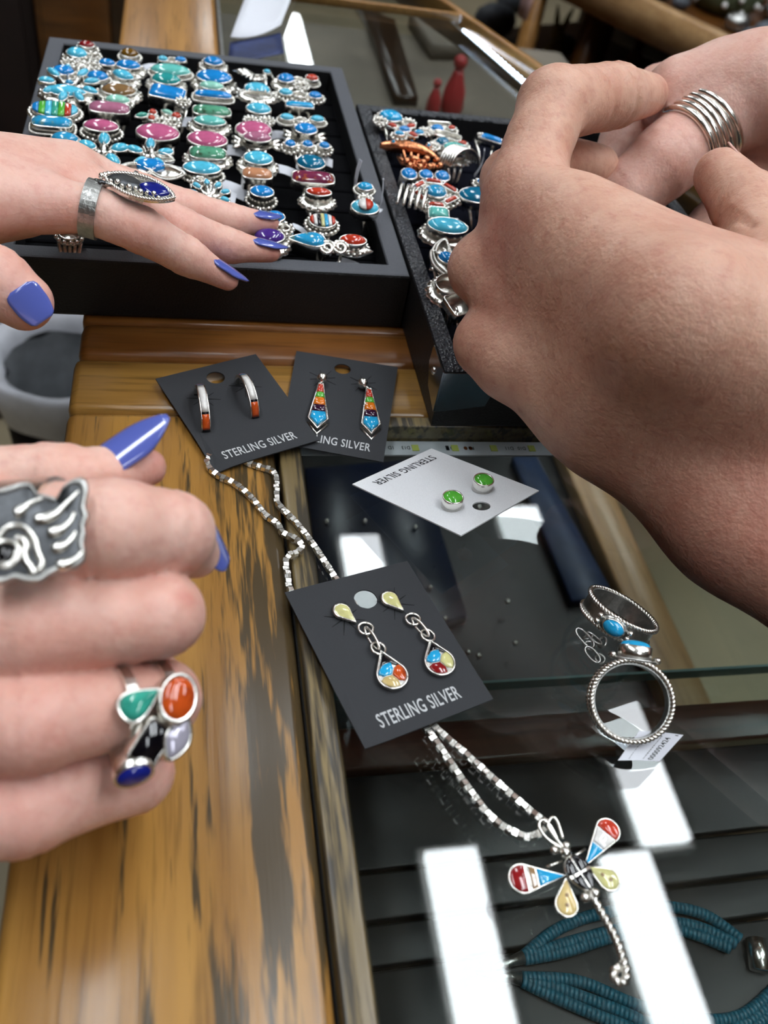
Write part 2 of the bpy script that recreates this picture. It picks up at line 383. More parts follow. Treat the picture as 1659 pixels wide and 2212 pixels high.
# ================================================================ near showcase
near = thing('showcase', 'oak framed glass showcase in front with worn rail and black lined inside', 'showcase', (-39, -250, 0))
MB().bbox((-39, -250, -22), (27, 221.6, 0), 3.0).out('side_rail', M['rail_wood'], near)
MB().bbox((-39, 222, -22), (460, 250, 0), 3.0).out('end_rail', M['cross_wood'], near)
MB().bbox((28.3, -250, -14), (35.6, 221.6, -.6), .8).out('glass_stop', M['grey_wood'], near)
MB().bbox((35.8, 216.5, -14), (460, 221.6, -.6), .8).out('end_stop', M['grey_wood'], near)
MB().box((35.8, -250, -6.6), (460, 216.3, -.6)).out('glass_top', M['glass'], near, False)
MB().box((26.5, -250, -20), (28.8, 221.8, -6)).out('rail_gap', M['blackwood'], near, False)
MB().box((-36, -250, FZ), (34, 250, -22.2)).out('side_panel', M['dark_wood'], near, False)

MB().box((36, -250, -272), (322, 640, -260)).out('inner_floor', M['case_black'], near, False)
MB().bbox((292, -250, -262), (322, 640, -246), 2).out('front_rail', M['pale_wood'], near)
MB().box((322.2, -250, -262), (327, 640, -22.2)).out('front_glass', M['glass'], near, False)
sh = MB().box((37, 136, -106), (322, 171, -100)).out('glass_shelf', M['glass'], near, False)
MB().box((37, 171.05, -106), (322, 172.2, -100)).out('polished_edge', M['glass_edge'], sh, False)
MB().bbox((37, 141, -128), (321, 159, -106.5), 1.5).out('shelf_bar', M['red_bar'], near)
for k, (y0, y1) in enumerate(((-240, 20), (21, 70), (71.5, 84), (85, 100), (101.5, 140))):
    MB().bbox((38, min(y0, 135), -106), (320, min(y1, 135.5), -100 + (k % 2) * 1.2), 1).out('lining_board', M['plank' if k in (1, 2, 3) else 'case_black'], near)
ls = MB().box((36, 208.6, -7.6), (290, 215.6, -7.0)).out('led_strip', M['pcb'], near, False)
mbl, mbc, mbd = MB(), MB(), MB()
for k in range(26):
    x = at(897, 966, -6.8).x + (k - 5) * (at(983, 968, -6.8).x - at(897, 966, -6.8).x)
    if not 38 < x < 288: continue
    MB().box((x - 1.25, 210.6, -7.0), (x + 1.25, 213.6, -6.75)).out('led', M['led'], ls, False)
    if k % 3 == 0:
        for dx in (4.0, 5.8):
            mbc.add([Vector((x + dx + .75 * math.cos(a * .785), 212.1 + 1.0 * math.sin(a * .785), -6.9)) for a in range(8)], [tuple(range(8))])
        mbd.box((x - 3.4, 211, -7.0), (x - 2.2, 213.2, -6.75))
mbc.out('solder_pads', M['pad_copper'], ls, False)['kind'] = 'stuff'; mbd.out('resistors', M['jet'], ls, False)['kind'] = 'stuff'
mb = MB()
for k, (px, word) in enumerate(((838, '1D'), (868, 'D13'), (962, 'D12'), (1012, 'R4'), (1092, 'D11'), (1118, 'D10'))):
    V, F = textmesh(word); x0 = at(px, 966, -6.7).x; wd = 1.0 * len(word)
    mb.add([(x0 + wd * (1 - a), 213.0 - 1.7 * b, -6.9) for a, b in V], F)
mb.out('strip_lettering', M['print_black'], ls, False)['kind'] = 'stuff'

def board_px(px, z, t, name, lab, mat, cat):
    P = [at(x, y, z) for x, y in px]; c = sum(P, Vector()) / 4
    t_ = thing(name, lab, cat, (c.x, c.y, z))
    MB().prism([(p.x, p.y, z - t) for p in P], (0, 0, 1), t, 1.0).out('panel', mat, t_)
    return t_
M['blue_streak'] = plain('blue_streak', '#24334F', .45, var=.25, vs=60)
board_px([(1108, 985), (1158, 985), (1330, 1290), (1236, 1296)], -252, 7, 'pad_or_streak', 'long blue streak of reflected LED light built as a board inside the showcase beside the pale front rail', M['blue_streak'], 'display pad')  # blue board standing in for a bluish LED reflection in the glass
board_px([(660, 1010), (905, 990), (1010, 1330), (700, 1420)], -250, 9, 'pad_or_streak', 'wide navy display pad seen through the glass beside the green stud card', M['case_navy'], 'display pad')
rnd = random.Random(5)
for k in range(16):
    px, py = rnd.uniform(700, 1120), rnd.uniform(1040, 1440)
    p = at(px, py, -248)
    t = thing('stud_earring', 'tiny clear stone stud lying in the dark showcase below the glass', 'earring', (p.x, p.y, -250.0), 'tiny clear studs inside the showcase')
    MB().ball((p.x, p.y, -248), 1.9, 7, 5).out('gem', M['silver'], t); MB().tube([(p.x, p.y, -250), (p.x, p.y, -248.6)], 1.2).out('setting', M['dull_silver'], t)

# teal bead necklace on the glass shelf
NZ = -97.5
nk = thing('bead_necklace', 'teal heishi bead necklace of several strands inside the showcase under the dragonfly', 'necklace', at(1300, 2080, NZ))
def strand(px, name='bead_strand'):
    P = resample(smooth_path([at(x, y, NZ) for x, y in px], 8), 1.5); mb = MB()
    for a, b in zip(P, P[1:]):
        d = b - a; mb.tube([a + d * .06, a + d * .94], 2.0, seg=8)
    return mb.out(name, M['beadteal'], nk)
strand([(1132, 2065), (1200, 2010), (1290, 1975), (1420, 1958), (1520, 1975), (1600, 2030)])
strand([(1132, 2068), (1250, 2030), (1400, 1995), (1500, 2000), (1590, 2040)])
strand([(1132, 2072), (1220, 2055), (1330, 2022), (1450, 2005), (1580, 2050)])
strand([(1128, 2112), (1250, 2120), (1360, 2165), (1480, 2200), (1600, 2195), (1690, 2120)])
strand([(1128, 2116), (1220, 2140), (1330, 2180), (1450, 2225), (1600, 2215), (1700, 2130)])
strand([(1128, 2120), (1200, 2155), (1320, 2205), (1450, 2245), (1600, 2235), (1710, 2140)])
for a, b in (((1060, 2092), (1130, 2068)), ((1030, 2100), (1125, 2115))):
    MB().tube([at(*a, NZ), at(*b, NZ)], [.7, 2.1], seg=10).out('cone', M['dull_silver'], nk)
MB().tube([at(1632, 2030, NZ + .5), at(1642, 2098, NZ + .5)], 3.4, seg=12).out('clasp_bead', M['silver'], nk)

# ================================================================ far showcase
far = thing('showcase', 'far glass showcase behind the ring trays with tan framed edge', 'showcase', (-39, 252, 0))
def ledge(y): return 204 + (659 - y) * .3605
MB().bbox((-38, 251, -22), (460, 271, .2), 3.5).out('near_rail', M['red_wood'], far)
MB().bbox((-38, 271.5, -22), (460, 305, -.4), 2.0).out('near_board', M['red_wood'], far)
MB().bbox((-38, 305.5, -22), (19.5, 900, 0), 3.0).out('side_rail', M['tan_wood'], far)
MB().prism([(20, 306, -6), (ledge(306), 306, -6), (ledge(672), 672, -6), (20, 672, -6)], (0, 0, 1), 5.4).out('glass_top', M['glass'], far, False)
MB().prism([(20, 677, -6), (ledge(677), 677, -6), (ledge(900), 900, -6), (20, 900, -6)], (0, 0, 1), 5.4).out('glass_top', M['glass'], far, False)
MB().bbox((20, 673.2, -6), (ledge(672), 676.2, -.2), .5).out('cross_bar', M['tan_wood'], far)
MB().prism([(ledge(306) + .4, 306, -22), (ledge(306) + 5, 306, -22), (ledge(900) + 5, 900, -22), (ledge(900) + .4, 900, -22)], (0, 0, 1), 22.3, 1).out('edge_rail', M['tan_wood'], far)
MB().box((20.2, 306, -8), (22, 900, 1.0)).out('metal_strip', M['dull_silver'], far, False)
M['grey_board'] = plain('grey_brown_board', '#6E665A', .5, var=.3, vs=12)
MB().box((21, 645, -128), (420, 1000, -120)).out('inner_floor', M['grey_board'], far, False)
MB().box((-36, 306, FZ), (18, 900, -22.5)).out('side_panel', M['dark_wood'], far, False)
P0, P1 = at(925, -4, -9), at(1190, 228, -9); dd = (P1 - P0).normalized(); sd = Vector((dd.y, -dd.x, 0))
ls = MB().prism([P0 - sd * 3 - Vector((0, 0, 1)), P1 - sd * 3 - Vector((0, 0, 1)), P1 + sd * 3 - Vector((0, 0, 1)), P0 + sd * 3 - Vector((0, 0, 1))], (0, 0, 1), .8).out('led_strip', M['fixture'], far, False)
L_ = (P1 - P0).length
for k in range(int(L_ / 6)):
    p = P0 + dd * (3 + 6 * k)
    if abs(p.y - 674.5) < 4: continue
    MB().box((p.x - 2, p.y - 2, -9.1), (p.x + 2, p.y + 2, -8.4)).out('led', M['led_on'], ls, False)
# things in and on the far showcase
M['redglaze'] = plain('red_glaze', '#B03A3C', .35); M['bluepaper'] = plain('blue_print', '#27335E', .5, var=.5, vs=60)
def lathe(mb, base, prof, seg=16):
    b = Vector(base); return mb.loops([[b + Vector((r * math.cos(2 * math.pi * k / seg), r * math.sin(2 * math.pi * k / seg), z)) for k in range(seg)] for r, z in prof])
for px, py, s_, lab in ((972, 246, 1.0, 'taller red figurine inside the far showcase behind the right tray'), (932, 248, .62, 'shorter red figurine inside the far showcase behind the right tray')):
    b = at(px, py, -119.5); t = thing('figurine', lab, 'figurine', b, 'red figurines in the far showcase')
    lathe(MB(), b, [(8 * s_, 0), (11 * s_, 6 * s_), (10 * s_, 22 * s_), (5 * s_, 36 * s_), (4 * s_, 40 * s_)]).out('body', M['redglaze'], t)
    MB().ball(b + Vector((0, 0, 46 * s_)), 6.5 * s_, 10, 8).out('head', M['redglaze'], t)
def sheet(px, z, name, lab, mat, cat, curl=3):
    P = [at(x, y, z) for x, y in px]; mb = MB(); n = 6; V = []
    for s_ in (0, .35):
        for i in range(n + 1):
            for j in range(n + 1):
                u, v = i / n, j / n; p = (P[0] * (1 - u) + P[1] * u) * (1 - v) + (P[3] * (1 - u) + P[2] * u) * v
                V.append((p.x, p.y, z + s_ + curl * (2 * u - 1) ** 2 + curl * .5 * math.sin(3 * v + u)))
    F = []; q = n + 1
    for i in range(n):
        for j in range(n):
            a = i * q + j; F.append((a, a + q, a + q + 1, a + 1)); a += q * q; F.append((a, a + 1, a + q + 1, a + q))
    for k in range(n):
        for a, b in ((k, k + 1), (n * q + k + 1, n * q + k), ((k + 1) * q, k * q), (k * q + n, (k + 1) * q + n)): F.append((a, b, b + q * q, a + q * q))
    return tag(mb.add(V, F).out(name, mat), lab, cat)
sheet([(498, 92), (606, 70), (660, -70), (560, -70)], 1.5, 'paper_sheet', 'pale sheet of paper lying on the far showcase glass', M['paper'], 'paper')
sheet([(492, 140), (614, 118), (606, 72), (497, 94)], .8, 'leaflet', 'dark blue printed leaflet lying on the far showcase glass below the white paper', M['bluepaper'], 'leaflet', .5)
t = thing('reflection_bar', 'grey streak of reflected light shaped as a bar inside the far showcase behind the trays', 'bar', at(810, 80, -119))  # pale bar standing in for a streak of reflected light
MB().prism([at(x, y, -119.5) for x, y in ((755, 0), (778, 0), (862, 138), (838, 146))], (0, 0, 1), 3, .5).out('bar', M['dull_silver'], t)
for k, (q, lab) in enumerate((([(780, 30), (850, 60), (900, 230), (850, 228)], 'dark wooden strip inside the far showcase behind the right tray'), ([(880, 60), (960, 75), (1010, 130), (930, 130)], 'pale stone slab inside the far showcase'))):
    c = at(*q[0], -119); t = thing(('wood_strip', 'stone_slab')[k], lab, ('strip', 'slab')[k], (c.x, c.y, -119.8))
    MB().prism([at(x, y, -119.8) for x, y in q], (0, 0, 1), (9, 16)[k], 2).out(('strip', 'slab')[k], (M['dark_wood'], M['grey_board'])[k], t)

# ================================================================ background on the left
bc = at(143, 748, -430)
t = thing('waste_bin', 'waste bin lined with a white plastic bag on the floor left of the counter', 'bin', (bc.x, bc.y, FZ))
lathe(MB(), (bc.x, bc.y, FZ), [(66, 0), (80, 490), (77, 490), (63, 4)], 40).out('bin_body', M['case_black'], t)
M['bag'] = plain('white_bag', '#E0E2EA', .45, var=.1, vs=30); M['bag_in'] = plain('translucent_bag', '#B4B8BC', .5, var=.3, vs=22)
mb = MB(); lo = []
for r, z in ((82, -60), (88, -30), (92, 4), (88, 9), (74, 0), (70, -14)):
    lo.append([Vector((bc.x + (r + 1.5 * math.sin(7 * a) + 1.0 * math.sin(17 * a)) * math.cos(a), bc.y + (r + 1.5 * math.sin(7 * a)) * math.sin(a), -445 + z + 3 * math.sin(3 * a + r))) for a in [2 * math.pi * k / 60 for k in range(60)]])
mb.loops(lo, False, False).out('bag_rim', M['bag'], t)
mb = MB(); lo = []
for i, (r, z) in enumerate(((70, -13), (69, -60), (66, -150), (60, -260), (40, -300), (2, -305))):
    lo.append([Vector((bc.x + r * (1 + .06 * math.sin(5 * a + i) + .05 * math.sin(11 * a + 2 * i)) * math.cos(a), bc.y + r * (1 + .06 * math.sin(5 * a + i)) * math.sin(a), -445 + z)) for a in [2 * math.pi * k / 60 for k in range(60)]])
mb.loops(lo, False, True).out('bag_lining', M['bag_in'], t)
b = at(58, 908, FZ); t = thing('storage_box', 'dark brown storage box on the floor at the left edge', 'box', (b.x, b.y, FZ))
MB().bbox((b.x - 420, b.y, FZ), (b.x, b.y + 200, FZ + 330), 6).out('body', M['dark_wood'], t); MB().bbox((b.x - 425, b.y - 5, FZ + 331), (b.x + 5, b.y + 205, FZ + 350), 4).out('lid', M['dark_wood'], t)
M['maroon'] = plain('dark_maroon', '#1E0E0C', .6, var=.4, vs=8)
p = at(38, 60, -300)
t = thing('cabinet', 'dark maroon cabinet at the upper left behind the ring tray', 'cabinet', (p.x - 250, p.y, FZ))
MB().bbox((p.x - 500, p.y + 180, FZ), (p.x, p.y + 500, 300), 5).out('body', M['maroon'], t); MB().bbox((p.x - 480, p.y + 172, FZ + 60), (p.x - 20, p.y + 179, 280), 2).out('door', M['maroon'], t)
q = at(292, 60, -300)
t = thing('cabinet', 'brown wooden cabinet behind the far left corner of the ring tray', 'cabinet', ((p.x + q.x) / 2, p.y + 220, FZ))
MB().bbox((p.x + 2, p.y + 160, FZ), (q.x + 30, p.y + 600, 300), 5).out('body', M['brown_wood'], t)
MB().bbox((p.x + 12, p.y + 152, FZ + 60), (q.x - 45, p.y + 159.5, 280), 2).out('door', M['brown_wood'], t); MB().bbox((q.x - 42, p.y + 152, FZ + 60), (q.x + 22, p.y + 159.5, 280), 2).out('door', M['dark_wood'], t)

# ================================================================ shelf table on the right
TZ = -150
A_, B_ = at(1396, 0, TZ), at(1588, 91, TZ); dx = (B_ - A_).normalized(); A_ = A_ - dx * 500; B_ = B_ + dx * 500; ou = Vector((-dx.y, dx.x, 0))
if ou.x < 0: ou = -ou
tb = thing('display_table', 'tan wooden display table with a lower shelf beyond the right hand', 'table', (A_ + B_) / 2 + Vector((0, 0, FZ - TZ)))
def slab(mb, a, b, off, wd, z0, z1):
    a = a + ou * off; b = b + ou * off
    return mb.prism([(a.x, a.y, z0), (b.x, b.y, z0), (b.x + ou.x * wd, b.y + ou.y * wd, z0), (a.x + ou.x * wd, a.y + ou.y * wd, z0)], (0, 0, 1), z1 - z0, 2)
slab(MB(), A_, B_, 0, 22, TZ - 52, TZ).out('front_board', M['pale_wood'], tb)
slab(MB(), A_, B_, 22.5, 500, TZ - 40, TZ - 25).out('table_top', M['brown_wood'], tb)
slab(MB(), A_, B_, -260, 735, TZ - 240, TZ - 225).out('lower_shelf', M['dark_wood'], tb)
slab(MB(), A_, B_, 480, 15, TZ - 640, TZ - 41).out('back_panel', M['dark_wood'], tb)
for kk, (px, wd) in enumerate(((1132, 24), (1262, 60))):
    a = onp(px, 75, A_ + ou * (2 + 60 * kk), ou); s0 = (a - A_).dot(dx); c = A_ + dx * s0 + ou * (2 + 60 * kk)
    MB().prism([(c - dx * 12).to_2d().to_3d() + Vector((0, 0, FZ)), (c + dx * 12).to_2d().to_3d() + Vector((0, 0, FZ)), (c + dx * 12 + ou * wd).to_2d().to_3d() + Vector((0, 0, FZ)), (c - dx * 12 + ou * wd).to_2d().to_3d() + Vector((0, 0, FZ))], (0, 0, 1), TZ - 53 - FZ, 1).out('leg', M['tan_wood' if kk == 0 else 'brown_wood'], tb)
M['sage'] = plain('sage_clay', '#8A8A5E', .7, var=.2, vs=30); M['slate'] = plain('slate_stone', '#4E545C', .6, var=.5, vs=35); M['cactus'] = plain('cactus_green', '#5F6B50', .7, var=.45, vs=45); M['clay'] = plain('brown_clay', '#6E4526', .7, var=.3, vs=25)
SZ = TZ - 225
def at_shelf(px, py, off, z):
    a = at(px, py, z); return a
def rabbit(px, py, z, s_, lab, mat):
    b = at(px, py, z); t = thing('figurine', lab, 'figurine', b, 'figurines on the shelf table')
    lathe(MB(), b, [(16 * s_, 0), (21 * s_, 12 * s_), (19 * s_, 34 * s_), (9 * s_, 52 * s_)]).out('body', mat, t)
    MB().ball(b + Vector((0, 0, 62 * s_)), 12 * s_, 10, 8).out('head', mat, t)
    for k in (-1, 1): MB().tube([b + Vector((k * 5 * s_, 0, 70 * s_)), b + Vector((k * 9 * s_, 0, 85 * s_)), b + Vector((k * 14 * s_, 0, 104 * s_))], [4 * s_, 5 * s_, 1.5 * s_]).out('ear', mat, t)
rabbit(1182, 158, SZ, 1.15, 'sage green rabbit figurine with long ears on the lower shelf', M['sage'])
rabbit(1360, 158, SZ, .9, 'brown clay eared figurine on the lower shelf right of the rabbit', M['clay'])
for (px, py, r, lab) in ((1210, 120, 30, 'grey slate stone leaning behind the rabbit figurine'), (1062, 80, 46, 'grey stone on the floor shelf beside the far showcase edge'), (1100, 30, 36, 'dark grey stone left of the table leg')):
    b = at(px, py, SZ); tag(MB().ball(b + Vector((0, 0, r * .7)), r, 9, 6, (1, .8, .7)).out('rock', M['slate']), lab, 'stone', 'stones on the lower shelf')
b = at(1262, 175, SZ); t = thing('wooden_drum', 'tall brown wooden drum standing on the lower shelf', 'drum', b)
lathe(MB(), b, [(26, 0), (26, 105), (24, 108)], 20).out('shell', M['brown_wood'], t); lathe(MB(), b + Vector((0, 0, 108.5)), [(27, 0), (27, 8), (20, 11)], 20).out('drum_head', M['tan_wood'], t)
b = at(1556, 22, TZ - 24); t = thing('cactus', 'round green cactus ornament with pale tufts on the tan table', 'cactus', b)
lathe(MB(), b, [(40, 0), (60, 20), (66, 55), (50, 90), (20, 108)], 18).out('body', M['cactus'], t)
mb = MB()
for k in range(60):
    a = k * 2.4; z = 10 + 95 * k / 60; r = 66 - 44 * max(0, (z - 55) / 53) ** 1.5 - max(0, 30 - z) * .6
    mb.ball(b + Vector((r * math.cos(a), r * math.sin(a), z)), 5.5, 6, 4)
mb.out('tufts', M['white'], t)
rnd = random.Random(8)
SP = []
for k in range(400):
    px, py = rnd.uniform(1400, 1720), rnd.uniform(-60, 112)
    if py > .5 * (px - 1415) - 6: continue
    b = at(px, py, TZ - 24); r = rnd.uniform(14, 24)
    if any((b - c_).length < (r + r_) * .95 for c_, r_ in SP) or (b - at(1556, 22, TZ - 24)).length < 85 or (b - at(1668, -6, TZ - 24)).length < 70: continue
    SP.append((b, r))
    tag(MB().ball(b + Vector((0, 0, r * .55)), r, 8, 5, (1, .75, .6)).out('pebble', M[rnd.choice(('slate', 'case_black', 'dull_silver', 'slate'))]), 'polished grey and black pebble in the pile on the tan table', 'pebble', 'pebbles on the tan table')
b = at(1668, -6, TZ - 24); tag(MB().ball(b + Vector((0, 0, 40)), 45, 12, 8, (1, 1, .85)).out('clay_ball', M['clay']), 'brown clay ball on the tan table at the upper right corner', 'ornament')
b = at(1132, 40, TZ - 60); 
t = thing('cloth_strip', 'pink and white cloth strip hanging on the table leg', 'cloth', b)
MB().prism([b + ou * -3 + dx * -10, b + ou * -3 + dx * 10, b + ou * -3 + dx * 14 + Vector((0, 0, 60)), b + ou * -3 + dx * -12 + Vector((0, 0, 60))], -ou, 2.5).out('cloth', plain('pink_cloth', '#C9A6A4', .8), t)

# ================================================================ ring trays
def tray(lab, x0, x1, y0, y1, h, wall, padz, rim, side, pad, rot=0):
    t = thing('ring_tray', lab, 'tray', ((x0 + x1) / 2, y0, 0.3))
    f = MB()
    o = [(x0, y0), (x1, y0), (x1, y1), (x0, y1)]; i = [(x0 + wall, y0 + wall), (x1 - wall, y0 + wall), (x1 - wall, y1 - wall), (x0 + wall, y1 - wall)]
    def lp(P, z, e=0):
        cx, cy = (x0 + x1) / 2, (y0 + y1) / 2
        return [Vector((x + (e if x < cx else -e), y + (e if y < cy else -e), z)) for x, y in P]
    f.loops([lp(o, .3, .4), lp(o, 1.2), lp(o, h - 1.0), lp(o, h - .3, .3), ], True, False); so = f.out('outer_wall', side, t, False)
    g = MB(); g.loops([lp(o, h - .29, .3), lp(o, h, 1.0), lp(i, h, -.4), lp(i, h - .6)], False, False); g.out('rim', rim, t, False)
    g = MB(); g.loops([lp(i, h - .6), lp(i, padz - 4)], False, False); g.out('inner_wall', side, t, False)
    g = MB(); ys = []; y = y0 + wall; n = max(3, int((y1 - y0 - 2 * wall) / 18)); st = (y1 - y0 - 2 * wall) / n
    for k in range(n):
        a = y0 + wall + k * st; ys += [(a + .01, padz - 3), (a + .7, padz - .4), (a + 1.6, padz), (a + st - 1.6, padz), (a + st - .7, padz - .4), (a + st - .01, padz - 3)]
    V = []; F = []
    for k, (yy, z) in enumerate(ys):
        V += [(x0 + wall, yy, z), (x1 - wall, yy, z)]
        if k: F.append((2 * k - 2, 2 * k - 1, 2 * k + 1, 2 * k))
    g.add(V, F).out('foam_pad', pad, t, False)
    return t
PZ = 14.0
tray1 = tray('left black ring tray with grey rim under the lavender nailed hand', -66, 81.5, 274, 476, 23.5, 7.5, PZ, M['rimgrey'], M['leatherette'], M['velvet'])
tray2 = tray('right black ring tray with pebbled rim and a chrome corner', 82.2, 226, 215.5, 428, 24.5, 6.5, PZ, M['pebble'], M['leatherette'], M['navy_velvet'])
mb = MB()
mb.prism([(82.0, 215.2, 24.2), (102.5, 215.2, 24.2), (99.5, 215.2, 10.5), (82.0, 215.2, 7.5)], (0, -1, 0), .5)
cnr = mb.out('corner_plate', M['nickel'], tray2, False); cnr['label'] = 'chrome corner plate'
mb = MB(); mb.prism([(81.95, 215.0, 7.5), (81.95, 226, 10), (81.95, 231, 17), (81.95, 230, 24.4), (81.95, 215.0, 24.4)][::-1], (-1, 0, 0), .0 + .45); mb.out('corner_side', M['nickel'], tray2, False)
MB().ball((81.4, 224, 18), 1.5, 10, 6, (.5, 1, 1)).out('screw', M['silver'], tray2)

# ---------------------------------------------------------------- rings in the trays
YT = 13                                          # how far the ring faces lean towards the viewer (degrees)
def head(t, F, shape, L, W, col, h, trim, metal):
    """one stone in its setting on the frame F (origin under the setting)"""
    P = outline(L, W, shape)
    if trim:
        g = MB(); q = len(P)
        k0 = 1.2 if min(L, W) > 6 else 1.35
        if trim == 'bead':
            g.loops([[F(x * (1 + 1.4 / L * 2), y * (1 + 1.4 / W * 2), 0) for x, y in P], [F(x * (1 + 1.4 / L * 2), y * (1 + 1.4 / W * 2), .6) for x, y in P]])
            per = math.pi * (L + W) / 2 + 4; n = max(10, int(per / 1.75))
            for k in range(n):
                a = 2 * math.pi * k / n; g.ball(F(math.cos(a) * (L / 2 + 1.0), math.sin(a) * (W / 2 + 1.0), 1.0), .95, 7, 4)
        elif trim == 'rope':
            g.loops([[F(x * (1 + 2.2 / L), y * (1 + 2.2 / W), 0) for x, y in P], [F(x * (1 + 2.2 / L), y * (1 + 2.2 / W), .6) for x, y in P]])
            rope(g, [F(x * (1 + 1.6 / L), y * (1 + 1.6 / W), .8) for x, y in P], .6, True, 1.6, 5)
        elif trim == 'scallop':
            n = 14; lo = [[], [], []]
            for k in range(84):
                a = 2 * math.pi * k / 84; e = 2.2 + .7 * abs(math.sin(n * a / 2))
                x, y = math.cos(a) * (L / 2 + e), math.sin(a) * (W / 2 + e)
                lo[0].append(F(x, y, -.3)); lo[1].append(F(x, y, .2)); lo[2].append(F(x * .8, y * .8, 1.2))
            g.loops(lo)
            for k in range(n):
                a = 2 * math.pi * (k + .5) / n; g.ball(F(math.cos(a) * (L / 2 + 1.7), math.sin(a) * (W / 2 + 1.7), 1.0), .75, 6, 4)
        elif trim == 'leaf':
            g.loops([[F(x * 1.1, y * 1.15, 0) for x, y in P], [F(x * 1.1, y * 1.15, .6) for x, y in P]])
            for sgn in (-1, 1):
                for k in (-1, 0, 1):
                    a0 = sgn * (L / 2 + .3); d = Vector((sgn * 3.6, k * 2.6)); c = Vector((a0 + d.x * .5, k * 1.6 + d.y * .3))
                    u = d.normalized(); v = Vector((-u.y, u.x)); pts = []
                    for j in range(10):
                        a = 2 * math.pi * j / 10; e = c + u * math.cos(a) * 2.6 + v * math.sin(a) * 1.1; pts.append((e.x, e.y))
                    g.loops([[F(x, y, .1) for x, y in pts], [F(x, y, .8) for x, y in pts], [F(c.x + (x - c.x) * .3, c.y + (y - c.y) * .3, 1.3) for x, y in pts]])
        g.out('trim', metal, t)
    g = MB(); e = .45
    g.loops([[F(x, y, .2) for x, y in P], [F(x, y, h * .92) for x, y in P], [F(x * (1 - e / L), y * (1 - e / W), h) for x, y in P], [F(x * (1 - 2 * e / L), y * (1 - 2 * e / W), h * .93) for x, y in P]], True, False)
    g.out('setting', metal, t)
    if col is None: return
    cols = col if isinstance(col, tuple) else (col,)
    k1 = (L - 1.0) / L; k2 = (W - 1.0) / W; dome = min(1.9, .2 * min(L, W) + .4)
    if len(cols) == 1:
        g = MB(); lo = []
        for u, z in ((1, 0), (.9, .45), (.72, .75), (.45, .94), (.15, 1.0)): lo.append([F(x * k1 * u, y * k2 * u, h * .93 + dome * z) for x, y in P])
        g.loops(lo, False, True).out('stone', M[cols[0]], t)
    else:                                        # inlay: stripes of several stones
        n = len(cols); w_ = L * k1 / n
        for j, cc in enumerate(cols):
            g = MB(); xa, xb = -L * k1 / 2 + j * w_ + .08, -L * k1 / 2 + (j + 1) * w_ - .08; top = []; m = 5
            def yy(x): return W * k2 / 2 * math.sqrt(max(.02, 1 - (2 * x / (L * k1 + .3)) ** 2))
            for k in range(m + 1): x = xa + (xb - xa) * k / m; top.append((x, yy(x)))
            for k in range(m, -1, -1): x = xa + (xb - xa) * k / m; top.append((x, -yy(x)))
            g.loops([[F(x, y, h * .85) for x, y in top], [F(x, y, h + .5) for x, y in top], [F((x - (xa + xb) / 2) * .8 + (xa + xb) / 2, y * .8, h + .9) for x, y in top]]).out('stone', M[cc], t)
def band(t, F, spread, metal, padz, R=9.2, wires=3, r=.75):
    g = MB()
    for w_ in range(wires):
        s = 0 if wires == 1 else spread * (2 * w_ / (wires - 1) - 1)
        for sg in (-1, 1):
            pts = []
            for k in range(0, 19):
                a = math.radians(k * 9.0); p = F(s * (1 - (k / 16) ** 1.0 if k < 16 else 0), sg * R * math.sin(a), -R + R * math.cos(a) - .2)
                if p.z < padz + .9: break
                pts.append(p)
            if len(pts) > 1: g.tube(pts, r, False, 6)
    g.out('band', metal, t)
def price_tag(t, p, d, up, L=9, W=5):
    d = Vector(d).normalized(); n = Vector(up); n = (n - d * n.dot(d)).normalized(); s_ = d.cross(n); mb = MB(); lo = []
    for k in range(5):
        q = Vector(p) + d * (L * k / 4) + n * (1.2 * math.sin(k * .8)); lo.append([q - s_ * W / 2, q + s_ * W / 2, q + s_ * W / 2 + n * .2, q - s_ * W / 2 + n * .2])
    mb.loops(lo).out('price_tag', M['paper'], t, False)
def ring(label, heads, group='rings in the left tray', padz=PZ, z=31, metal='silver', spread=4, wires=3, yaw=0, tagdir=None, tilt=YT, name='ring', R=9.2, rb=.75):
    ps = [at(hd[0], hd[1], z) for hd in heads]; c = sum(ps, Vector()) / len(ps); T = math.radians(tilt)
    X = Vector((math.cos(yaw), math.sin(yaw), 0)); Yh = Vector((-math.sin(yaw), math.cos(yaw), 0)); n = -Yh * math.sin(T) + Vector((0, 0, 1)) * math.cos(T); Y = n.cross(X)
    t = thing(name, label, 'ring', (c.x, c.y + 4, padz), group)
    hm = max(hd[6] if len(hd) > 6 else 3 for hd in heads)
    for hd in heads:
        hd = list(hd) + [3, None, 0][len(hd) - 6:] if len(hd) < 9 else list(hd)
        px, py, shp, L, W, col, h, tr, rot = hd; L *= .9; W *= .86
        a = math.radians(rot); xx = X * math.cos(a) + Y * math.sin(a); o = at(px, py, z) - n * h
        head(t, Fr(o, xx, n.cross(xx), n), shp, L, W, col, h, tr, M[metal])
    B = Fr(c - n * hm, X, Y, n)
    if len(heads) > 1:                           # a plate that carries all the stones
        xs = [(p - c).dot(X) for p in ps]; ys = [(p - c).dot(Y) for p in ps]; g = MB()
        for x, y in zip(xs, ys): g.tube([B(0, 0, .2), B(x, y, .2)], 1.0, False, 6)
        g.ball(B(0, 0, .3), 1.7, 8, 5); g.out('bridge', M[metal], t)
    if wires: band(t, B, spread, M[metal], padz, R, wires, rb)
    if tagdir: price_tag(t, B(tagdir[0] * 4, 0, -5), X * tagdir[0] + Y * tagdir[1], Vector((0, -.6, 1)), *tagdir[2:])
    return t, B
